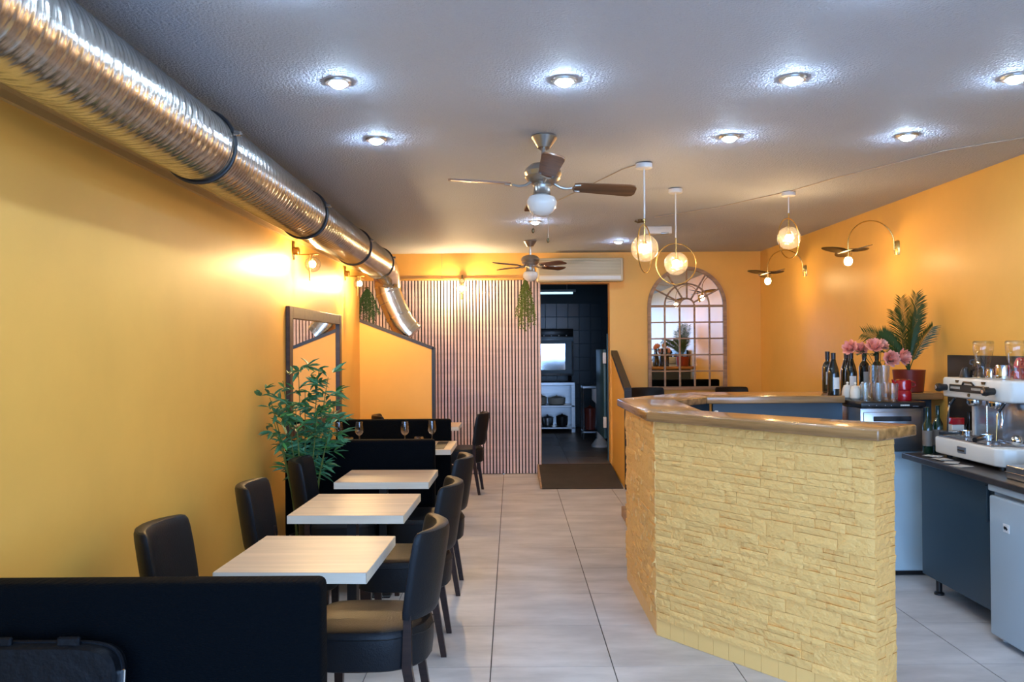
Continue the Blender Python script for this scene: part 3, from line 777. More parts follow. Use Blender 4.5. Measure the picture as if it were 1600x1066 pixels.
# ------------------------------------------------------------------ bar counter
A, B, C = Vector((.77, 5.59)), Vector((.78, 4.505)), Vector((1.544, 3.534))
dF = (C - B).normalized(); nF = Vector((dF.y, -dF.x))          # outward normal of the front face
if nF.y > 0: nF = -nF
dE = -nF
D = C + dE * .177
bc = thing('bar_counter', 'bar counter clad in pale yellow painted split stone', 'bar counter', (0, 0, 0))
ZT = 1.168
inset = .012
core = [(A.x + inset, A.y), (B.x + inset, B.y + .005), (C.x + dE.x * inset - dF.x * inset, C.y + dE.y * inset - dF.y * inset), (D.x - dF.x * inset, D.y - dF.y * inset),
        (B.x + .177, B.y + .10), (A.x + .177, A.y - .05)]
MB().prism(core, .001, ZT).build('core', 'plinth_paint', bc, smooth=False)
MB().prism([(D.x + .001, D.y + .001), (D.x + dF.x * .006 - dF.x * .012, D.y + dF.y * .006 - dF.y * .012 + .02), (B.x + .20, B.y + .13), (B.x + .18, B.y + .105)], .02, ZT - .01).build('rear_panel', 'slate_blue', bc, smooth=False)
F1, F2 = (1.235, 6.16), (1.36, 6.28)
MB().prism([(A.x, A.y), (A.x + .16, A.y - .04), (1.40, 5.86), (1.40, 6.24), (1.22, 6.10)], .02, ZT).build('rear_corner', 'slate_blue', bc, smooth=False)
MB().box((1.41, 5.80, .02), (2.32, 5.84, ZT)).build('inner_panel', 'slate_blue', bc, smooth=False)
MB().box((1.41, 5.85, .02), (2.32, 6.22, ZT - .3)).build('inner_base', 'slate_blue', bc, smooth=False)
MB().box((2.34, 6.06, .02), (3.08, 6.26, ZT)).build('inner_base', 'slate_blue', bc, smooth=False)
# stones: laid out in courses on each face, u along the face and v up
sr = random.Random(21)
def courses(length, z0, z1, lens):
    out = []; z = z0
    while z < z1 - .012:
        h = sr.choice((.034, .042, .052, .064, .082))
        if z + h > z1 - .02: h = z1 - z
        u = 0.0
        while u < length - .005:
            l = sr.uniform(*lens)
            if u + l > length - lens[0] * .7: l = length - u
            if h > .05 and sr.random() < .58:
                hh = h * sr.choice((.4, .5, .6))
                out += [(u, z, l, hh), (u, z + hh, l, h - hh)]
            else: out.append((u, z, l, h))
            u += l
        z += h
    return out
def stone_mb(u, v, l, h, org, du, nrm, seed, dsc=1.0):
    nu = max(3, min(8, int(l / .022))); nv = 2 if h < .032 else 3
    dep = sr.uniform(.003, .014) * dsc; rough = sr.choice((.0008, .001, .005, .010)) * dsc; slope = sr.uniform(-.008, .008) * dsc; sl2 = sr.uniform(-.008, .008) * dsc
    vs = []; fs = []
    g = .0007
    for b in range(nv + 1):
        for a in range(nu + 1):
            p, q = a / nu, b / nv
            uu = u + g + (l - 2 * g) * p; vv = v + g + (h - 2 * g) * q
            edge = 1.0 if 0 < a < nu and 0 < b < nv else .72
            d = dep * edge + slope * (p - .5) + sl2 * (q - .5) + rough * noise.noise(Vector((uu * 45, vv * 70, seed * 3.1)))
            d = max(.001, d)
            x = org + du * uu + nrm * d
            vs.append((x.x, x.y, vv))
    front = len(vs)
    per = [a for a in range(nu + 1)] + [b * (nu + 1) + nu for b in range(1, nv + 1)] + [nv * (nu + 1) + a for a in range(nu - 1, -1, -1)] + [b * (nu + 1) for b in range(nv - 1, 0, -1)]
    for i in per:
        p = Vector(vs[i]); k = i % (nu + 1); j = i // (nu + 1)
        uu = u + g + (l - 2 * g) * k / nu; vv = v + g + (h - 2 * g) * j / nv
        x = org + du * uu - nrm * .010
        vs.append((x.x, x.y, vv))
    for b in range(nv):
        for a in range(nu):
            i = b * (nu + 1) + a; fs.append((i, i + 1, i + nu + 2, i + nu + 1))
    m_ = len(per)
    for k in range(m_): fs.append((per[k], front + k, front + (k + 1) % m_, per[(k + 1) % m_]))
    return MB().add(vs, fs)
stones = []
for s_ in courses((C - B).length + .008, .088, ZT - .002, (.06, .23)): stones.append((s_, B, dF, nF, 1.0))
for s_ in courses(.177, .0, ZT - .002, (.07, .14)): stones.append((s_, C, dE, dF, .9))
for s_ in courses((A - B).length, .088, ZT - .002, (.05, .2)): stones.append((s_, A, (B - A).normalized(), Vector((-1, -.01)).normalized(), .22))
order = sorted(range(len(stones)), key=lambda i: -stones[i][0][2] * stones[i][0][3] * stones[i][4])
rest = MB()
for rank, i in enumerate(order):
    (u, v, l, h), o, d, nn_, _ = stones[i]
    m_ = stone_mb(u, v, l, h, o, d, nn_, i, .6 if _ == .9 else 1.0)
    if rank < 300: m_.build('stone', 'stone_paint', bc, angle=50)
    else: rest.add(m_.v, m_.f)
ro = rest.build('stone_rest', 'stone_paint', bc, angle=50); ro['kind'] = 'stuff'
for org, du, nrm, L_ in ((B, dF, nF, (C - B).length), (A, (B - A).normalized(), Vector((-1, 0)), (A - B).length)):
    nt_ = round(L_ / .095); w = L_ / nt_
    for k in range(nt_):
        q = []
        for uu, dd in ((k * w + .001, -.008), ((k + 1) * w - .001, -.008), ((k + 1) * w - .001, .003), (k * w + .001, .003)):
            p = org + du * uu + nrm * dd; q.append((p.x, p.y))
        MB().prism(q, .001, .086).build('plinth_tile', 'plinth_paint', bc, smooth=False)
# wooden bar top
bt = thing('bar_worktop', 'thick varnished brown wooden worktop of the stone bar', 'worktop', (0, 0, 0))
ov = .055
z0, z1 = 1.170, 1.222
Bo = Vector((B.x - ov, B.y - .035)); Co = C + nF * ov + dF * ov
Do = Co + dE * .335
Bi = Vector((1.045, 4.515)); Ai = Vector((1.075, 5.44)); Fi = Vector((1.355, 5.755))
Ao = Vector((.712, 5.62)); F1o = Vector((1.14, 6.12)); F2o = Vector((1.34, 6.31))
def P2(*v): return [(p[0], p[1]) for p in v]
MB().prism(P2(Bo, Co, Do, Bi), z0, z1, .010, 3).build('board', 'counter_wood_turned', bt)
MB().prism(P2(Ao, Bo, Bi, Ai), z0, z1 - .0008, .008, 3).build('board', 'counter_wood_cross', bt)
MB().prism(P2(F1o, Ao, Ai, Fi, F2o), z0, z1 - .0016, .008, 3).build('board', 'counter_wood', bt)
MB().prism(P2(Fi, (2.325, 5.755), (2.325, 6.02), (XR(6.2) - .004, 6.02), (XR(6.3) - .004, 6.31), F2o), z0, z1 - .0004, .008, 3).build('board', 'counter_wood', bt)

# ------------------------------------------------------------------ bar back: glass washer, panel, worktop, cabinet, fridge
t = thing('glass_washer', 'stainless steel glass washer with black lid holding the glasses', 'washer', (2.345, 5.555, .856))
MB().rbox((0, 0, 0), (.425, .44, .292), .006, 2).build('body', 'steel', t)
MB().rbox((.018, -.014, .008), (.407, -.001, .268), .005, 2).build('door', 'steel', t)
MB().rbox((.08, -.019, .205), (.335, -.0135, .238), .004, 1).build('handle_slot', 'black_plastic', t)
lid = MB().rbox((-.006, -.018, .294), (.437, .445, .336), .010, 3).build('lid', 'black_plastic', t)
lr = random.Random(4)
x = .262
for w in (.008, .007, .009, .006, .009, .007, .008, .008): MB().box((x, -.0195, .307), (x + w - .002, -.0178, .317)).build('print_mark', 'paper', lid, smooth=False); x += w
for k in range(5): MB().box((.345 + k * .008, -.0195, .303), (.350 + k * .008, -.0178, .307)).build('print_mark', 'steel', lid, smooth=False)
for xx in (.05, .10, .16, .20): MB().cyl((xx, -.020, .312), (xx, -.017, .312), .003, 8).build('button', 'steel', lid)
t = thing('undercounter_cabinet', 'pale blue-white cabinet below the glass washer', 'cabinet', (2.345, 5.62, 0))
MB().rbox((.0, .012, .03), (.75, .37, .852), .004, 1).build('body', 'panel_white', t)
MB().rbox((.004, -.008, .04), (.745, .011, .848), .003, 1).build('door', 'panel_white', t)
MB().box((.02, .02, .001), (.73, .34, .03)).build('plinth', 'black_plastic', t, smooth=False)
wt = thing('worktop', 'dark narrow worktop under the coffee machine', 'worktop', (0, 0, 0))
MB().prism([(2.50, 3.2), (XR(3.2) - .003, 3.2), (XR(5.4) - .003, 5.40), (2.545, 5.40)], .832, .868, .004, 1).build('slab', 'worktop_dark', wt)
t = thing('base_cabinet', 'dark slate blue base cabinet with black legs', 'cabinet', (2.62, 4.47, 0))
MB().box((.02, .0, .11), (.50, .82, .83)).build('carcass', 'slate_blue', t, smooth=False)
dd = MB().rbox((-.002, .004, .112), (.018, .816, .815), .003, 1).build('door', 'slate_blue', t)
MB().rbox((-.022, .055, .60), (-.003, .075, .80), .004, 1).build('handle', 'slate_blue', dd)
for xx in (.06, .42):
    for yy in (.07, .73): MB().lathe([(.03, 0), (.03, .012), (.018, .02), (.018, .109)], 14, (xx, yy, 0)).build('leg', 'black_plastic', t)
t = thing('mini_fridge', 'white under-counter fridge beside the slate blue cabinet', 'fridge', (2.545, 3.90, 0))
MB().rbox((.05, .0, .02), (.52, .515, .828), .008, 2).build('body', 'white_enamel', t)
dr = MB().rbox((0, .002, .03), (.045, .513, .772), .012, 3).build('door', 'white_enamel', t)
MB().rbox((-.004, .0, .795), (.05, .515, .829), .006, 2).build('top_trim', 'white_enamel', t)
MB().rbox((.012, .03, .772), (.04, .485, .794), .006, 2).build('grip_recess', 'steel', t)
bd = MB().rbox((-.003, .33, .60), (.001, .385, .645), .004, 1).build('badge', 'white_plastic', dr)
MB().cyl((-.0045, .367, .624), (-.002, .367, .624), .009, 12).build('badge_dot', 'black_plastic', bd)
MB().add([(-.0045, .356, .633), (-.0045, .356, .611), (-.0045, .343, .620), (-.002, .356, .633), (-.002, .356, .611), (-.002, .343, .620)], [(0, 1, 2), (5, 4, 3), (0, 3, 4, 1), (1, 4, 5, 2), (2, 5, 3, 0)]).build('badge_arrow', 'black_plastic', bd, smooth=False)
for yy in (.04, .47): MB().cyl((.06, yy, 0), (.06, yy, .03), .015, 10).build('foot', 'white_plastic', t)
tag(MB().rbox((3.06, 4.2, .869), (3.09, 5.86, 1.50), .003, 1).map(lambda v: Vector((v.x + .055 - .0129 * (v.y - 4.2), v.y, v.z))).build('splash_board', 'board_black'), 'black splash board standing behind the coffee machine', 'board')

# espresso machine: front faces -x, long along y
em = thing('espresso_machine', 'cream white two-group espresso machine with black lever knobs', 'coffee machine', (2.68, 4.55, .869))
def R4(a, b, z0, z1, rad): return [(a[0], a[1])]
base = [(.0, .68), (.02, .70), (.40, .70), (.40, -.02), (.09, -.02), (.03, .0), (.005, .05)]
MB().prism(base, .022, .125, .010, 3).build('base', 'cream_white', em)
MB().rbox((.015, .10, .118), (.36, .67, .131), .003, 1).build('drip_tray', 'steel', em)
for k in range(9): MB().box((.02 + .03 * k, .12, .131), (.026 + .03 * k, .65, .135)).build('tray_bar', 'chrome', em, smooth=False)
bdg = MB().rbox((-.003, .33, .055), (.004, .42, .095), .003, 1).build('badge', 'steel', em)
MB().box((-.0045, .34, .068), (-.002, .41, .076)).build('badge_print', 'dark_brass', bdg, smooth=False)
up = [(.045, .66), (.06, .69), (.42, .69), (.42, -.03), (.14, -.03), (.075, .0), (.05, .06)]
MB().prism(up, .378, .500, .014, 3).build('upper_body', 'cream_white', em)
MB().rbox((.24, .02, .12), (.42, .66, .385), .006, 2).build('back_housing', 'steel', em)
MB().rbox((.23, .64, .12), (.40, .675, .39), .004, 1).build('side_panel', 'cream_white', em)
MB().rbox((.23, -.02, .12), (.40, .012, .39), .004, 1).build('side_panel', 'cream_white', em)
cp = MB().rbox((.036, .16, .418), (.048, .575, .462), .003, 1).build('control_strip', 'black_plastic', em)
for k in range(7): MB().box((.0345, .545 - k * .0155, .434), (.037, .556 - k * .0155, .448)).build('print_mark', 'paper_print', cp, smooth=False)
for k in range(7): MB().box((.0345, .315 - k * .0155, .434), (.037, .326 - k * .0155, .448)).build('print_mark', 'paper_print', cp, smooth=False)
hb = MB().tube([(.04, .43, .462), (.036, .41, .478), (.036, .33, .478), (.04, .31, .462)], .006, 6).build('bridge_handle', 'black_plastic', cp)
for yy in (.50, .22):
    MB().add([(.043, yy - .02, .488), (.043, yy + .02, .488), (.043, yy + .012, .472), (.043, yy - .012, .472), (.050, yy - .02, .488), (.050, yy + .02, .488), (.050, yy + .012, .472), (.050, yy - .012, .472)],
             [(0, 1, 2, 3), (7, 6, 5, 4), (0, 4, 5, 1), (1, 5, 6, 2), (2, 6, 7, 3), (3, 7, 4, 0)]).build('vent', 'dark_brass', em, smooth=False)
MB().cyl((.04, .37, .402), (.05, .37, .402), .010, 14).build('emblem', 'dark_brass', em)
for yy in (.625, .115):
    kb = MB().lathe([(.012, 0), (.020, .004), (.022, .03), (.027, .05), (.024, .066), (.008, .07)], 18).map(lambda v, yy=yy: Vector((.05 - v.z, yy + v.x, .438 + v.y))).build('steam_knob', 'black_plastic', em)
    MB().cyl((-.0215, yy, .438), (-.019, yy, .438), .011, 12).build('knob_cap', 'chrome', kb)
for k, yy in enumerate((.50, .27)):
    g = MB().lathe([(.04, 0), (.043, -.01), (.043, -.035), (.036, -.045), (.03, -.05)], 22, (.15, yy, .380)).build('group_head', 'chrome', em)
for k, (yy, a) in enumerate(((.56, -40), (.33, 35))):
    M = Matrix.Translation((.13, yy, .155)) @ Matrix.Rotation(R(a), 4, 'Z')
    pf = MB().lathe([(.034, -.015), (.036, .015), (.033, .016), (.03, -.01)], 20).map(lambda v: M @ v).build('portafilter', 'chrome', em)
    MB().tube([tuple(M @ Vector(p)) for p in ((-.03, 0, 0), (-.06, 0, .0), (-.15, 0, -.006))], [.007, .013, .015], 10).build('portafilter_handle', 'black_plastic', pf)
for yy in (.60, .08):
    w = MB().tube([(.10, yy, .385), (.06, yy + .01, .34), (.05, yy + .01, .30), (.045, yy + .015, .16)], [.006, .007, .006, .005], 8).build('steam_wand', 'chrome', em)
    MB().tube([(.085, yy + .003, .37), (.055, yy + .01, .325)], .010, 8).build('wand_grip', 'black_plastic', w)
MB().cyl((.16, .385, .13), (.16, .385, .38), .006, 8).build('support_rod', 'chrome', em)
MB().tube([(.14, .19, .38), (.12, .17, .33), (.13, .18, .27), (.12, .17, .22)], .007, 8).build('water_spout', 'chrome', em)
MB().sphere((.14, .06, .165), .032, 16, 10).build('pressure_cup', 'chrome', em)
for xx in (.06, .34):
    for yy in (.06, .62): MB().cyl((xx, yy, 0), (xx, yy, .03), .018, 10).build('foot', 'black_plastic', em)
ET = .869 + .501
# cups, jugs on the machine
def jug(x, y, lb):
    t = thing('glass_jug', lb, 'jug', (x, y, ET), 0, 'upturned glass jugs on the coffee machine')
    MB().lathe([(.040, 0), (.037, .02), (.034, .06), (.044, .11), (.056, .165), (.057, .212), (.051, .224), (.01, .226)], 24, cap=False).build('body', 'clear_glass', t)
    MB().lathe([(.057, .208), (.059, .216), (.051, .226)], 24, cap=False).build('rim', 'clear_glass', t)
    MB().tube([(.0, .045, .16), (.0, .075, .15), (.0, .07, .10), (.0, .04, .085)], .006, 8).build('handle', 'clear_glass', t)
jug(2.86, 5.00, 'upturned glass jug on the coffee machine nearer the palm')
jug(2.85, 4.655, 'upturned glass jug at the far end of the coffee machine from the palm')
def cup(x, y, z, m, lb, grp, s=1.0):
    t = thing('coffee_cup', lb, 'cup', (x, y, z), rnd.uniform(0, 6), grp)
    MB().lathe([(.040 * s, 0), (.040 * s, .006), (.033 * s, .035), (.022 * s, .056), (.018 * s, .058), (.018 * s, .062)], 20).build('bowl', m, t)
    MB().tube([(.034 * s, 0, .012), (.055 * s, 0, .018), (.052 * s, 0, .04), (.028 * s, 0, .044)], .004, 6).build('handle', m, t)
cx = 0
for k, (x, y, z) in enumerate(((3.00, 4.86, 0), (2.99, 4.77, 0), (3.00, 4.86, .064), (3.00, 4.67, 0), (2.99, 4.77, .064), (3.0, 4.67, .064))):
    cup(x, y, ET + z, 'red_enamel', 'upturned red cup stacked on top of the coffee machine', 'red cups on the coffee machine')
for k, (x, y, z) in enumerate(((2.83, 5.14, 0), (2.94, 5.19, 0), (2.93, 5.08, 0), (2.94, 5.19, .064), (3.04, 5.14, 0))):
    cup(x, y, ET + z, 'black_plastic', 'black cup in the cluster at the palm end of the coffee machine', 'black cups on the coffee machine', .9)
for k, (x, y, r_, h_, lb) in enumerate(((2.83, 4.87, .03, .06, 'small steel milk cup between the glass jugs'), (2.84, 4.77, .042, .085, 'taller steel milk pitcher between the glass jugs'))):
    t = thing('milk_pitcher', lb, 'pitcher', (x, y, ET), R(200), 'steel pitchers on the coffee machine')
    MB().lathe([(r_ * .95, 0), (r_, .01), (r_ * .95, h_ * .6), (r_ * .85, h_), (r_ * .80, h_), (r_ * .9, .012), (.002, .008)], 20, cap=False).build('body', 'chrome', t)
    MB().tube([(r_ * .9, 0, h_ * .85), (r_ * 1.6, 0, h_ * .8), (r_ * 1.5, 0, h_ * .3), (r_ * .95, 0, h_ * .25)], .003, 6).build('handle', 'chrome', t)
t = thing('knock_box', 'grey ridged knock box with black bowl on the worktop', 'box', (2.60, 4.05, .869))
MB().rbox((0, 0, 0), (.30, .30, .07), .004, 1).build('box', 'steel', t)
MB().rbox((-.004, -.004, .03), (.304, .304, .036), .002, 1).build('ridge', 'chrome', t)
MB().lathe([(.08, .071), (.10, .085), (.10, .105), (.03, .11)], 24, (.16, .16, 0)).build('bowl', 'black_plastic', t)
for k in range(4):
    tag(MB().box((-.05, -.04, 0), (.05, .04, .002)).build('receipt', 'paper_print', loc=(2.60 + .012 * k, 4.78 + .13 * k, .869 + .0022 * k), rot=(0, 0, R(20 + 37 * k))), 'loose paper slip lying before the coffee machine on the dark worktop', 'paper', 'paper slips on the worktop')
for k, (x, y, m, h_) in enumerate(((2.69, 5.345, 'bottle_green', .30), (2.765, 5.36, 'bottle_green', .31), (2.96, 5.34, 'bottle_glass', .27))):
    t = thing('syrup_bottle', ('shorter green bottle beside the glass washer', 'taller green bottle beside the glass washer', 'black bottle behind the red and cream tin')[k], 'bottle', (x, y, .869), 0, 'bottles beside the glass washer')
    MB().lathe([(.028, 0), (.03, .004), (.03, h_ * .62), (.012, h_ * .75), (.011, h_ - .01), (.013, h_)], 16).build('body', m, t)
    MB().lathe([(.0305, .05), (.0305, h_ * .5)], 16, cap=False).build('label', 'label_dark', t)
t = thing('tea_tin', 'small red and cream tin behind the coffee machine end', 'tin', (2.86, 5.32, .869))
MB().rbox((-.04, -.03, 0), (.04, .03, .19), .004, 1).build('body', 'ceramic', t)
MB().rbox((-.042, -.032, .19), (.042, .032, .235), .004, 1).build('lid', 'red_enamel', t)
t = thing('soap_bottle', 'small white bottle top standing behind the bar front', 'bottle', (1.30, 5.60, .95))
t.location = (1.255, 5.08, .95)
MB().lathe([(.03, 0), (.03, .16), (.012, .19), (.012, .225), (.001, .228)], 14).build('body', 'white_plastic', t)
MB().lathe([(.014, .19), (.014, .215)], 12).build('cap', 'rose_pink', t)
tag(MB().rbox((1.10, 4.95, .915), (1.40, 5.30, .949), .004, 1).build('under_shelf', 'slate_blue'), 'slate blue shelf inside the bar under the bottle', 'shelf')

# ------------------------------------------------------------------ bottles, jars, glasses, teapot on the bar back
def wine_bottle(x, y, kind, lb, z=1.2222):
    t = thing('wine_bottle', lb, 'bottle', (x, y, z), rnd.uniform(-.5, .5), 'wine bottles on the bar')
    if kind == 'tall':
        prof = [(.034, 0), (.0375, .004), (.0375, .19), (.030, .215), (.0145, .235), (.0135, .29), (.0155, .295), (.0155, .305), (.001, .306)]; lz = (.06, .155)
    else:
        prof = [(.038, 0), (.041, .004), (.041, .15), (.033, .19), (.020, .235), (.0145, .265), (.0145, .285), (.016, .288), (.016, .297), (.001, .298)]; lz = (.045, .125)
    MB().lathe(prof, 22).build('body', 'bottle_glass', t)
    MB().lathe([(.0165, prof[-2][1] - .055), (.0172, prof[-2][1] + .0012), (.001, prof[-2][1] + .002)], 18, cap=False).build('foil', 'foil_black', t)
    r_ = prof[1][0] + .0006; rings = []
    for zz in lz: rings.append([(r_ * math.cos(R(a)), r_ * math.sin(R(a)), zz) for a in range(-105, -29, 8)])
    MB().loft(rings, cap=False, closed=False).build('label', 'paper_print' if kind == 'tall' else 'paper', t)
wine_bottle(2.345, 6.13, 'tall', 'tall straight wine bottle at the end of the bottle row')
wine_bottle(2.275, 5.84, 'round', 'sloping wine bottle with white label closest to the glass washer')
wine_bottle(2.505, 6.18, 'round', 'sloping wine bottle behind the white ceramic jars', )
wine_bottle(2.50, 6.08, 'round', 'sloping wine bottle in front of its twin behind the jars')
wine_bottle(2.615, 6.12, 'tall', 'tall wine bottle below the first rose')
wine_bottle(2.70, 6.10, 'tall', 'tall wine bottle behind the stacked glasses')
LZ = .856 + .3365
for k, (x, y, lb) in enumerate(((2.395, 5.89, 'white ceramic jar at the bottle end of the jars'), (2.405, 5.78, 'white ceramic jar with knob lid in the middle'), (2.485, 5.85, 'white ceramic jar next to the clear tumblers'))):
    t = thing('ceramic_jar', lb, 'jar', (x, y, LZ), R(60 * k), 'white ceramic jars on the glass washer')
    MB().lathe([(.026, 0), (.036, .012), (.038, .05), (.033, .075), (.027, .085)], 20).build('body', 'ceramic', t)
    MB().lathe([(.028, .085), (.026, .094), (.008, .10), (.005, .104), (.010, .112), (.006, .12), (.001, .121)], 18).build('lid', 'ceramic', t)
    MB().tube([(.034, 0, .07), (.052, 0, .066), (.05, 0, .035), (.036, 0, .03)], .004, 6).build('handle', 'ceramic', t)
tmb = None
for k, (x, y, z, lb) in enumerate(((2.40, 5.60, 0, 'single clear tumbler standing before the ceramic jars'), (2.50, 5.62, 0, 'clear tumbler in the lower row'), (2.585, 5.60, 0, 'clear tumbler in the lower row'), (2.53, 5.71, 0, 'clear tumbler in the lower row'), (2.60, 5.735, 0, 'clear tumbler in the lower row'), (2.455, 5.72, 0, 'clear tumbler in the lower row'),
                               (2.545, 5.635, .1205, 'clear tumbler stacked on the lower glasses'), (2.50, 5.70, .1205, 'clear tumbler stacked on the lower glasses'), (2.575, 5.72, .1205, 'clear tumbler stacked on the lower glasses'))):
    if tmb is None:
        tmb = thing('tumbler', lb, 'glass', (x, y, LZ + z), 0, 'tumblers on the glass washer')
        MB().lathe([(.030, 0), (.031, .002), (.036, .12), (.0345, .12), (.0295, .012), (.002, .010)], 22, cap=False).build('wall', 'clear_glass', tmb)
        MB().lathe([(.0295, .001), (.0295, .009)], 22).build('thick_base', 'clear_glass', tmb)
    else: copy_tree(tmb, (x, y, LZ + z), 0, lb)
t = thing('teapot', 'glossy red stacked teapot beside the palm pot', 'teapot', (2.685, 5.66, LZ))
MB().lathe([(.050, 0), (.053, .006), (.053, .055), (.048, .066), (.046, .07)], 28).build('lower_cup', 'red_enamel', t)
MB().lathe([(.046, .07), (.052, .075), (.053, .12), (.050, .14), (.03, .145), (.001, .146)], 28).build('upper_pot', 'red_enamel', t)
MB().tube([(-.045, 0, .10), (-.065, 0, .12), (-.075, 0, .145)], [.012, .009, .007], 10).build('spout', 'red_enamel', t)
MB().tube([(.048, -.0, .13), (.08, 0, .125), (.085, 0, .10), (.052, 0, .085)], .004, 8).build('handle', 'red_enamel', t)
# vase and roses
t = thing('flower_vase', 'clear glass vase holding pink roses on the glass washer', 'vase', (2.62, 5.88, LZ))
MB().lathe([(.03, 0), (.038, .01), (.040, .10), (.024, .15), (.028, .19), (.026, .19), (.022, .15), (.037, .10), (.034, .012), (.001, .01)], 22, cap=False).build('wall', 'clear_glass', t)
def rose(dx, dy, dz, m, lb, size=.042, face=(-.3, -1, .2)):
    t = thing('rose', lb, 'flower', (2.62, 5.88, LZ + .02), 0, 'pink roses in the vase')
    an = math.atan2(dy, dx); u_ = Vector((math.cos(an), math.sin(an), 0))
    MB().tube([u_ * .012, u_ * .012 + Vector((0, 0, .10)), u_ * .013 + Vector((0, 0, .15)), u_ * .017 + Vector((0, 0, .178)), Vector((dx * .55, dy * .55, dz * .62 + .08)), Vector((dx, dy, dz))], .0022, 6).build('stem', 'rose_leaf', t)
    ax = Vector(face).normalized(); q = ax.to_track_quat('Z', 'Y').to_matrix()
    rr = random.Random(int(dx * 1000) + 5)
    for layer, (n_, rad, open_, hgt) in enumerate(((3, .22, .05, .95), (4, .40, .15, 1.0), (6, .62, .30, 1.0), (7, .82, .48, .92), (8, .95, .75, .72))):
        pet = MB()
        for k in range(n_):
            a = 2 * PI * (k + .5 * layer + rr.uniform(-.1, .1)) / n_
            vs = []
            for i in range(4):
                vv = i / 3; r_ = size * (.12 + rad * (vv ** .7) * (.75 + .25 * open_)); z_ = size * (-.35 + hgt * 1.1 * vv - open_ * .35 * vv * vv)
                for j in range(5):
                    w = (j / 4 - .5) * 2 * (PI / n_) * 1.25 * (.55 + .45 * math.sin(PI * min(1, vv * .8 + .2)))
                    rj = r_ * (1 - .07 * abs(j - 2) * (vv > .6))
                    vs.append(Vector((rj * math.cos(a + w), rj * math.sin(a + w), z_ - .07 * size * abs(j - 2) * vv)))
            fs2 = [(i * 5 + j, i * 5 + j + 1, (i + 1) * 5 + j + 1, (i + 1) * 5 + j) for i in range(3) for j in range(4)]
            pet.add([q @ v + Vector((dx, dy, dz)) for v in vs], fs2)
        pet.build('petal_whorl', m, t, angle=80)
    lf = MB()
    for k in range(7):
        p = Vector((dx * .55, dy * .55, dz * .62 + .08)).lerp(Vector((dx, dy, dz)), .05 + .10 * k); a = rr.uniform(0, 6.28); L_ = .055
        d = Vector((math.cos(a), math.sin(a), rr.uniform(-.6, .1))) * L_; w = Vector((-math.sin(a), math.cos(a), 0)) * L_ * .28
        lf.add([p, p + d * .5 + w, p + d, p + d * .5 - w, p + d * .5 + Vector((0, 0, .004))], [(0, 1, 4), (1, 2, 4), (2, 3, 4), (3, 0, 4)])
    lf.build('leaves', 'rose_leaf', t, angle=80)
rose(-.20, .02, .345, 'rose_pink', 'pink rose leaning out above the wine bottles', .062, (-.8, -.6, .5))
rose(-.088, .095, .335, 'rose_pink', 'pink rose half hidden between its neighbours', .055, (-.4, -.8, .5))
rose(-.045, -.022, .355, 'rose_pink', 'pink rose standing highest in the bouquet', .066, (-.1, -.7, .7))
rose(.04, -.10, .265, 'rose_pink', 'open pink rose facing forward above the tumblers', .064, (.0, -1, .25))
rose(.145, -.06, .275, 'rose_pink', 'pink rose in front of the palm fronds', .064, (.6, -.9, .15))
rose(.06, .09, .36, 'rose_pale', 'pale rose at the back of the bouquet before the palm', .055, (.3, -.6, .6))
# palm
t = thing('potted_palm', 'small palm in a dark red pot on the bar by the yellow wall', 'plant', (2.965, 6.16, 1.2222))
MB().lathe([(.095, 0), (.100, .005), (.112, .14), (.115, .165), (.106, .165), (.10, .13), (.02, .125)], 32).build('pot', 'terracotta_red', t)
MB().lathe([(.10, .135), (.05, .145), (.001, .147)], 20, cap=False).build('soil', 'soil', t)
pr = random.Random(12)
def frond(dirx, diry, top, droop, L_):
    pts = []
    N_ = 22
    for i in range(N_ + 1):
        s = i / N_
        pts.append(Vector((dirx * (s ** 1.25), diry * (s ** 1.25), .14 + top * s - droop * s * s)))
    m_ = MB().tube(pts, [.0045 * (1 - .8 * i / N_) for i in range(N_ + 1)], 5)
    for i in range(6, N_ + 1):
        for k in (0, .5):
            s = (i - k) / N_; p = pts[i].lerp(pts[i - 1], k); tdir = (pts[i] - pts[i - 1]).normalized()
            side = tdir.cross(Vector((0.3, -1, .1))).normalized()
            l = L_ * (.35 + .85 * math.sin(PI * min(1, max(0, (s - .2) / .9))) ) * pr.uniform(.85, 1.1)
            for sg in (-1, 1):
                d = (tdir * .75 + side * sg * .75 + Vector((0, -.12, pr.uniform(-.12, .1)))).normalized()
                e = p + d * l; e.z -= l * .10
                mid = p + d * l * .45; w = d.cross(Vector((0, -1, .2))).normalized() * .0036
                q = [p + w * .4, mid + w, e, mid - w, p - w * .4]
                lim = XR(6.2) - .012 - 2.965
                q = [Vector((min(v.x, lim), v.y, v.z)) for v in q]
                m_.add(q, [(0, 1, 2, 3, 4)])
    return m_
for a in ((-.34, -.02, .50, .20, .11), (-.25, -.08, .40, .12, .10), (-.10, .02, .50, .04, .11), (.03, -.06, .60, .02, .12), (.10, .02, .58, .02, .10), (.12, -.12, .40, .06, .10), (-.04, -.16, .42, .10, .09), (-.17, .04, .40, .10, .10), (.06, -.02, .46, .02, .11), (-.03, .05, .58, .02, .11)):
    frond(*a).build('frond', 'palm_green', t, angle=80)

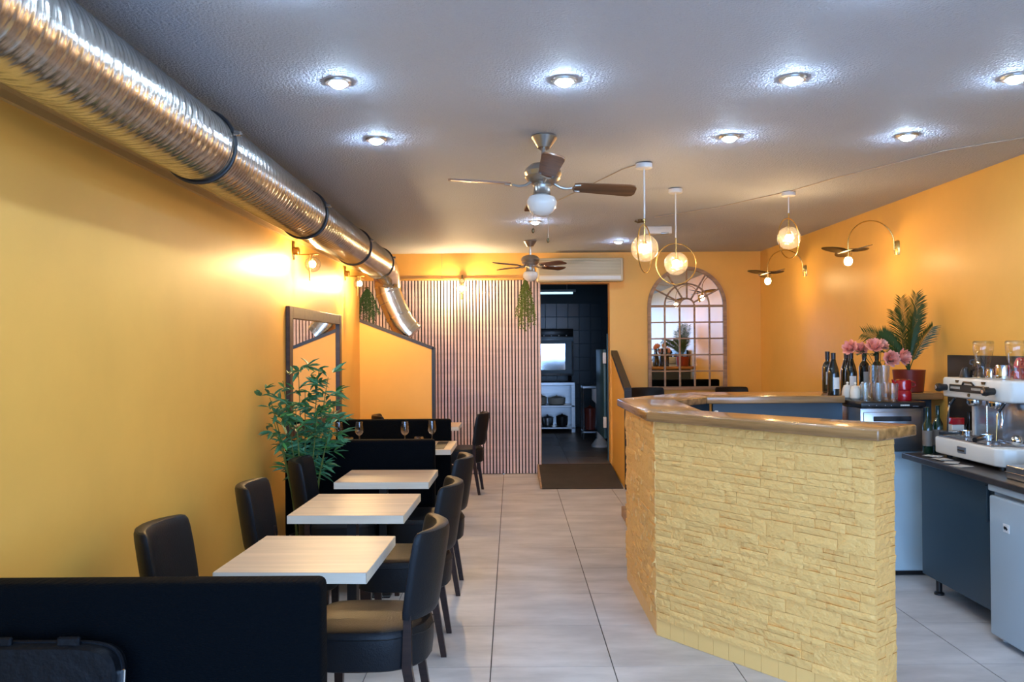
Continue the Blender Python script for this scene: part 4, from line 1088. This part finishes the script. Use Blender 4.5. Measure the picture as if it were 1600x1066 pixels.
# ------------------------------------------------------------------ bamboo plant by the left wall
bp_ = thing('bamboo_plant', 'leafy artificial bamboo plant between the bench and the yellow wall', 'plant', (-1.43, 5.655, 0))
MB().lathe([(.075, 0), (.08, .004), (.105, .28), (.11, .30), (.10, .30), (.09, .26), (.01, .255)], 28).build('pot', 'black_plastic', bp_)
br_ = random.Random(33)
def leafmesh(L_, W_):
    vs = [(0, 0, 0), (L_ * .25, W_ * .8, .004), (L_ * .6, W_ * .75, .002), (L_, 0, -.012), (L_ * .6, -W_ * .75, .002), (L_ * .25, -W_ * .8, .004), (L_ * .3, 0, -.003), (L_ * .65, 0, -.006)]
    return vs, [(0, 1, 6), (1, 2, 7, 6), (2, 3, 7), (3, 4, 7), (4, 5, 6, 7), (5, 0, 6)]
lme = []
for k, (l, w) in enumerate(((.10, .015), (.12, .017), (.085, .014))):
    v, f = leafmesh(l, w); m_ = bpy.data.meshes.new('leaf'); m_.from_pydata(v, [], f); m_.materials.append(MATS['leaf_green' if k != 1 else 'leaf_blue_green']); lme.append(m_)
lim0, limy = XL + .012 + 1.43, .12
stems = [(-.20, -.13, 1.25), (-.12, -.10, 1.36), (-.05, .03, 1.44), (.02, -.06, 1.30), (.09, .04, 1.42), (.17, -.03, 1.38), (.22, .02, 1.24), (-.16, -.20, 1.12), (.12, -.12, 1.15), (-.02, -.16, 1.18), (.20, -.10, 1.05)]
places = []
for (sx, sy, hz) in stems:
    pts = []
    for i in range(15):
        s = i / 14; pts.append(Vector((sx * (.25 + .75 * s ** 1.6), sy * (.25 + .75 * s ** 1.5), .25 + (hz - .25) * s)))
    MB().tube(pts, [.006 * (1 - .75 * i / 14) + .001 for i in range(15)], 6).build('stem', 'stem_green', bp_)
    for i in range(5, 15):
        for q in range(2):
            p = pts[i]; a0 = br_.uniform(0, 2 * PI); tw = Vector((math.cos(a0), math.sin(a0) * .8, br_.uniform(.1, .7))).normalized() * br_.uniform(.03, .11)
            c = p + tw
            for k in range(4):
                places.append((c, a0 + br_.uniform(-1.0, 1.0), br_.uniform(-.5, .75), br_.uniform(-.7, .7), br_.uniform(.75, 1.2)))
br_.shuffle(places)
restl = MB(); cnt = 0
for c, a, el, roll, s in places:
    c = Vector((max(c.x, lim0 + .03), min(c.y, limy), c.z))
    if c.z < .70: continue
    if c.z < 1.08: c.y = min(c.y, .07)
    if c.z < .95:                                  # keep the lower leaves between the chair back and the bench
        c.y = min(max(c.y, -.05), .03)
        a = a if abs(math.sin(a)) < .55 else br_.choice((0, PI)) + br_.uniform(-.5, .5)
    M = Matrix.Translation(c) @ Matrix.Rotation(a, 4, 'Z') @ Matrix.Rotation(-el, 4, 'Y') @ Matrix.Rotation(roll, 4, 'X') @ Matrix.Scale(s, 4)
    tip = M @ Vector((.125, 0, 0))
    if tip.x < lim0 or tip.y > (.105 if c.z < 1.08 else .17):
        M = Matrix.Translation(c) @ Matrix.Rotation(br_.uniform(-1.0, -.1), 4, 'Z') @ Matrix.Rotation(-el, 4, 'Y') @ Matrix.Rotation(roll, 4, 'X') @ Matrix.Scale(s, 4)
    if cnt < 300:
        o = link('leaf', lme[cnt % 3], None, bp_); o.matrix_local = M
    else:
        v, f = leafmesh(.10, .0145); restl.add([M @ Vector(p) for p in v], f)
    cnt += 1
if restl.v:
    o = restl.build('leaf_rest', 'leaf_blue_green', bp_, smooth=False); o['kind'] = 'stuff'

# ------------------------------------------------------------------ hanging plants on the slat wall
def hanging(x, z, spread, length, ns, m, lb, seed, yo=.04):
    hr_ = random.Random(seed)
    t = thing('hanging_plant', lb, 'plant', (x, YB - yo, z), 0, 'hanging plants on the slat wall')
    MB().tube([(-.03, -.01, .02), (0, -.02, .03), (.03, -.01, .02)], .008, 6).build('holder', 'dark_brass', t)
    for k in range(ns):
        l = length * hr_.uniform(.55, 1.0); dx = hr_.uniform(-spread, spread); dy = -hr_.uniform(.02, .09)
        pts = [Vector((dx * (s ** .7), dy * min(1, s * 3), .02 - l * s)) for s in [i / 12 for i in range(13)]]
        m_ = MB().tube(pts, .0018, 4)
        for i in range(1, 13):
            for j in range(5):
                p = pts[i].lerp(pts[i - 1], hr_.random()); a = hr_.uniform(0, 6.28); L_ = hr_.uniform(.022, .042)
                d = Vector((math.cos(a), -abs(math.sin(a)) * .5, -.75)).normalized() * L_; w = Vector((-d.z, 0, d.x)).normalized() * .0042
                m_.add([p, p + d * .5 + w, p + d, p + d * .5 - w], [(0, 1, 2, 3)])
        m_.build('strand', m, t, angle=80)
hanging(.17, 2.40, .12, .68, 18, 'vine_green', 'light green trailing plant on the slat wall beside the doorway', 3, .056)
hanging(-1.80, 2.30, .16, .46, 18, 'vine_dark', 'dark green trailing plant on the slat wall behind the duct', 8)
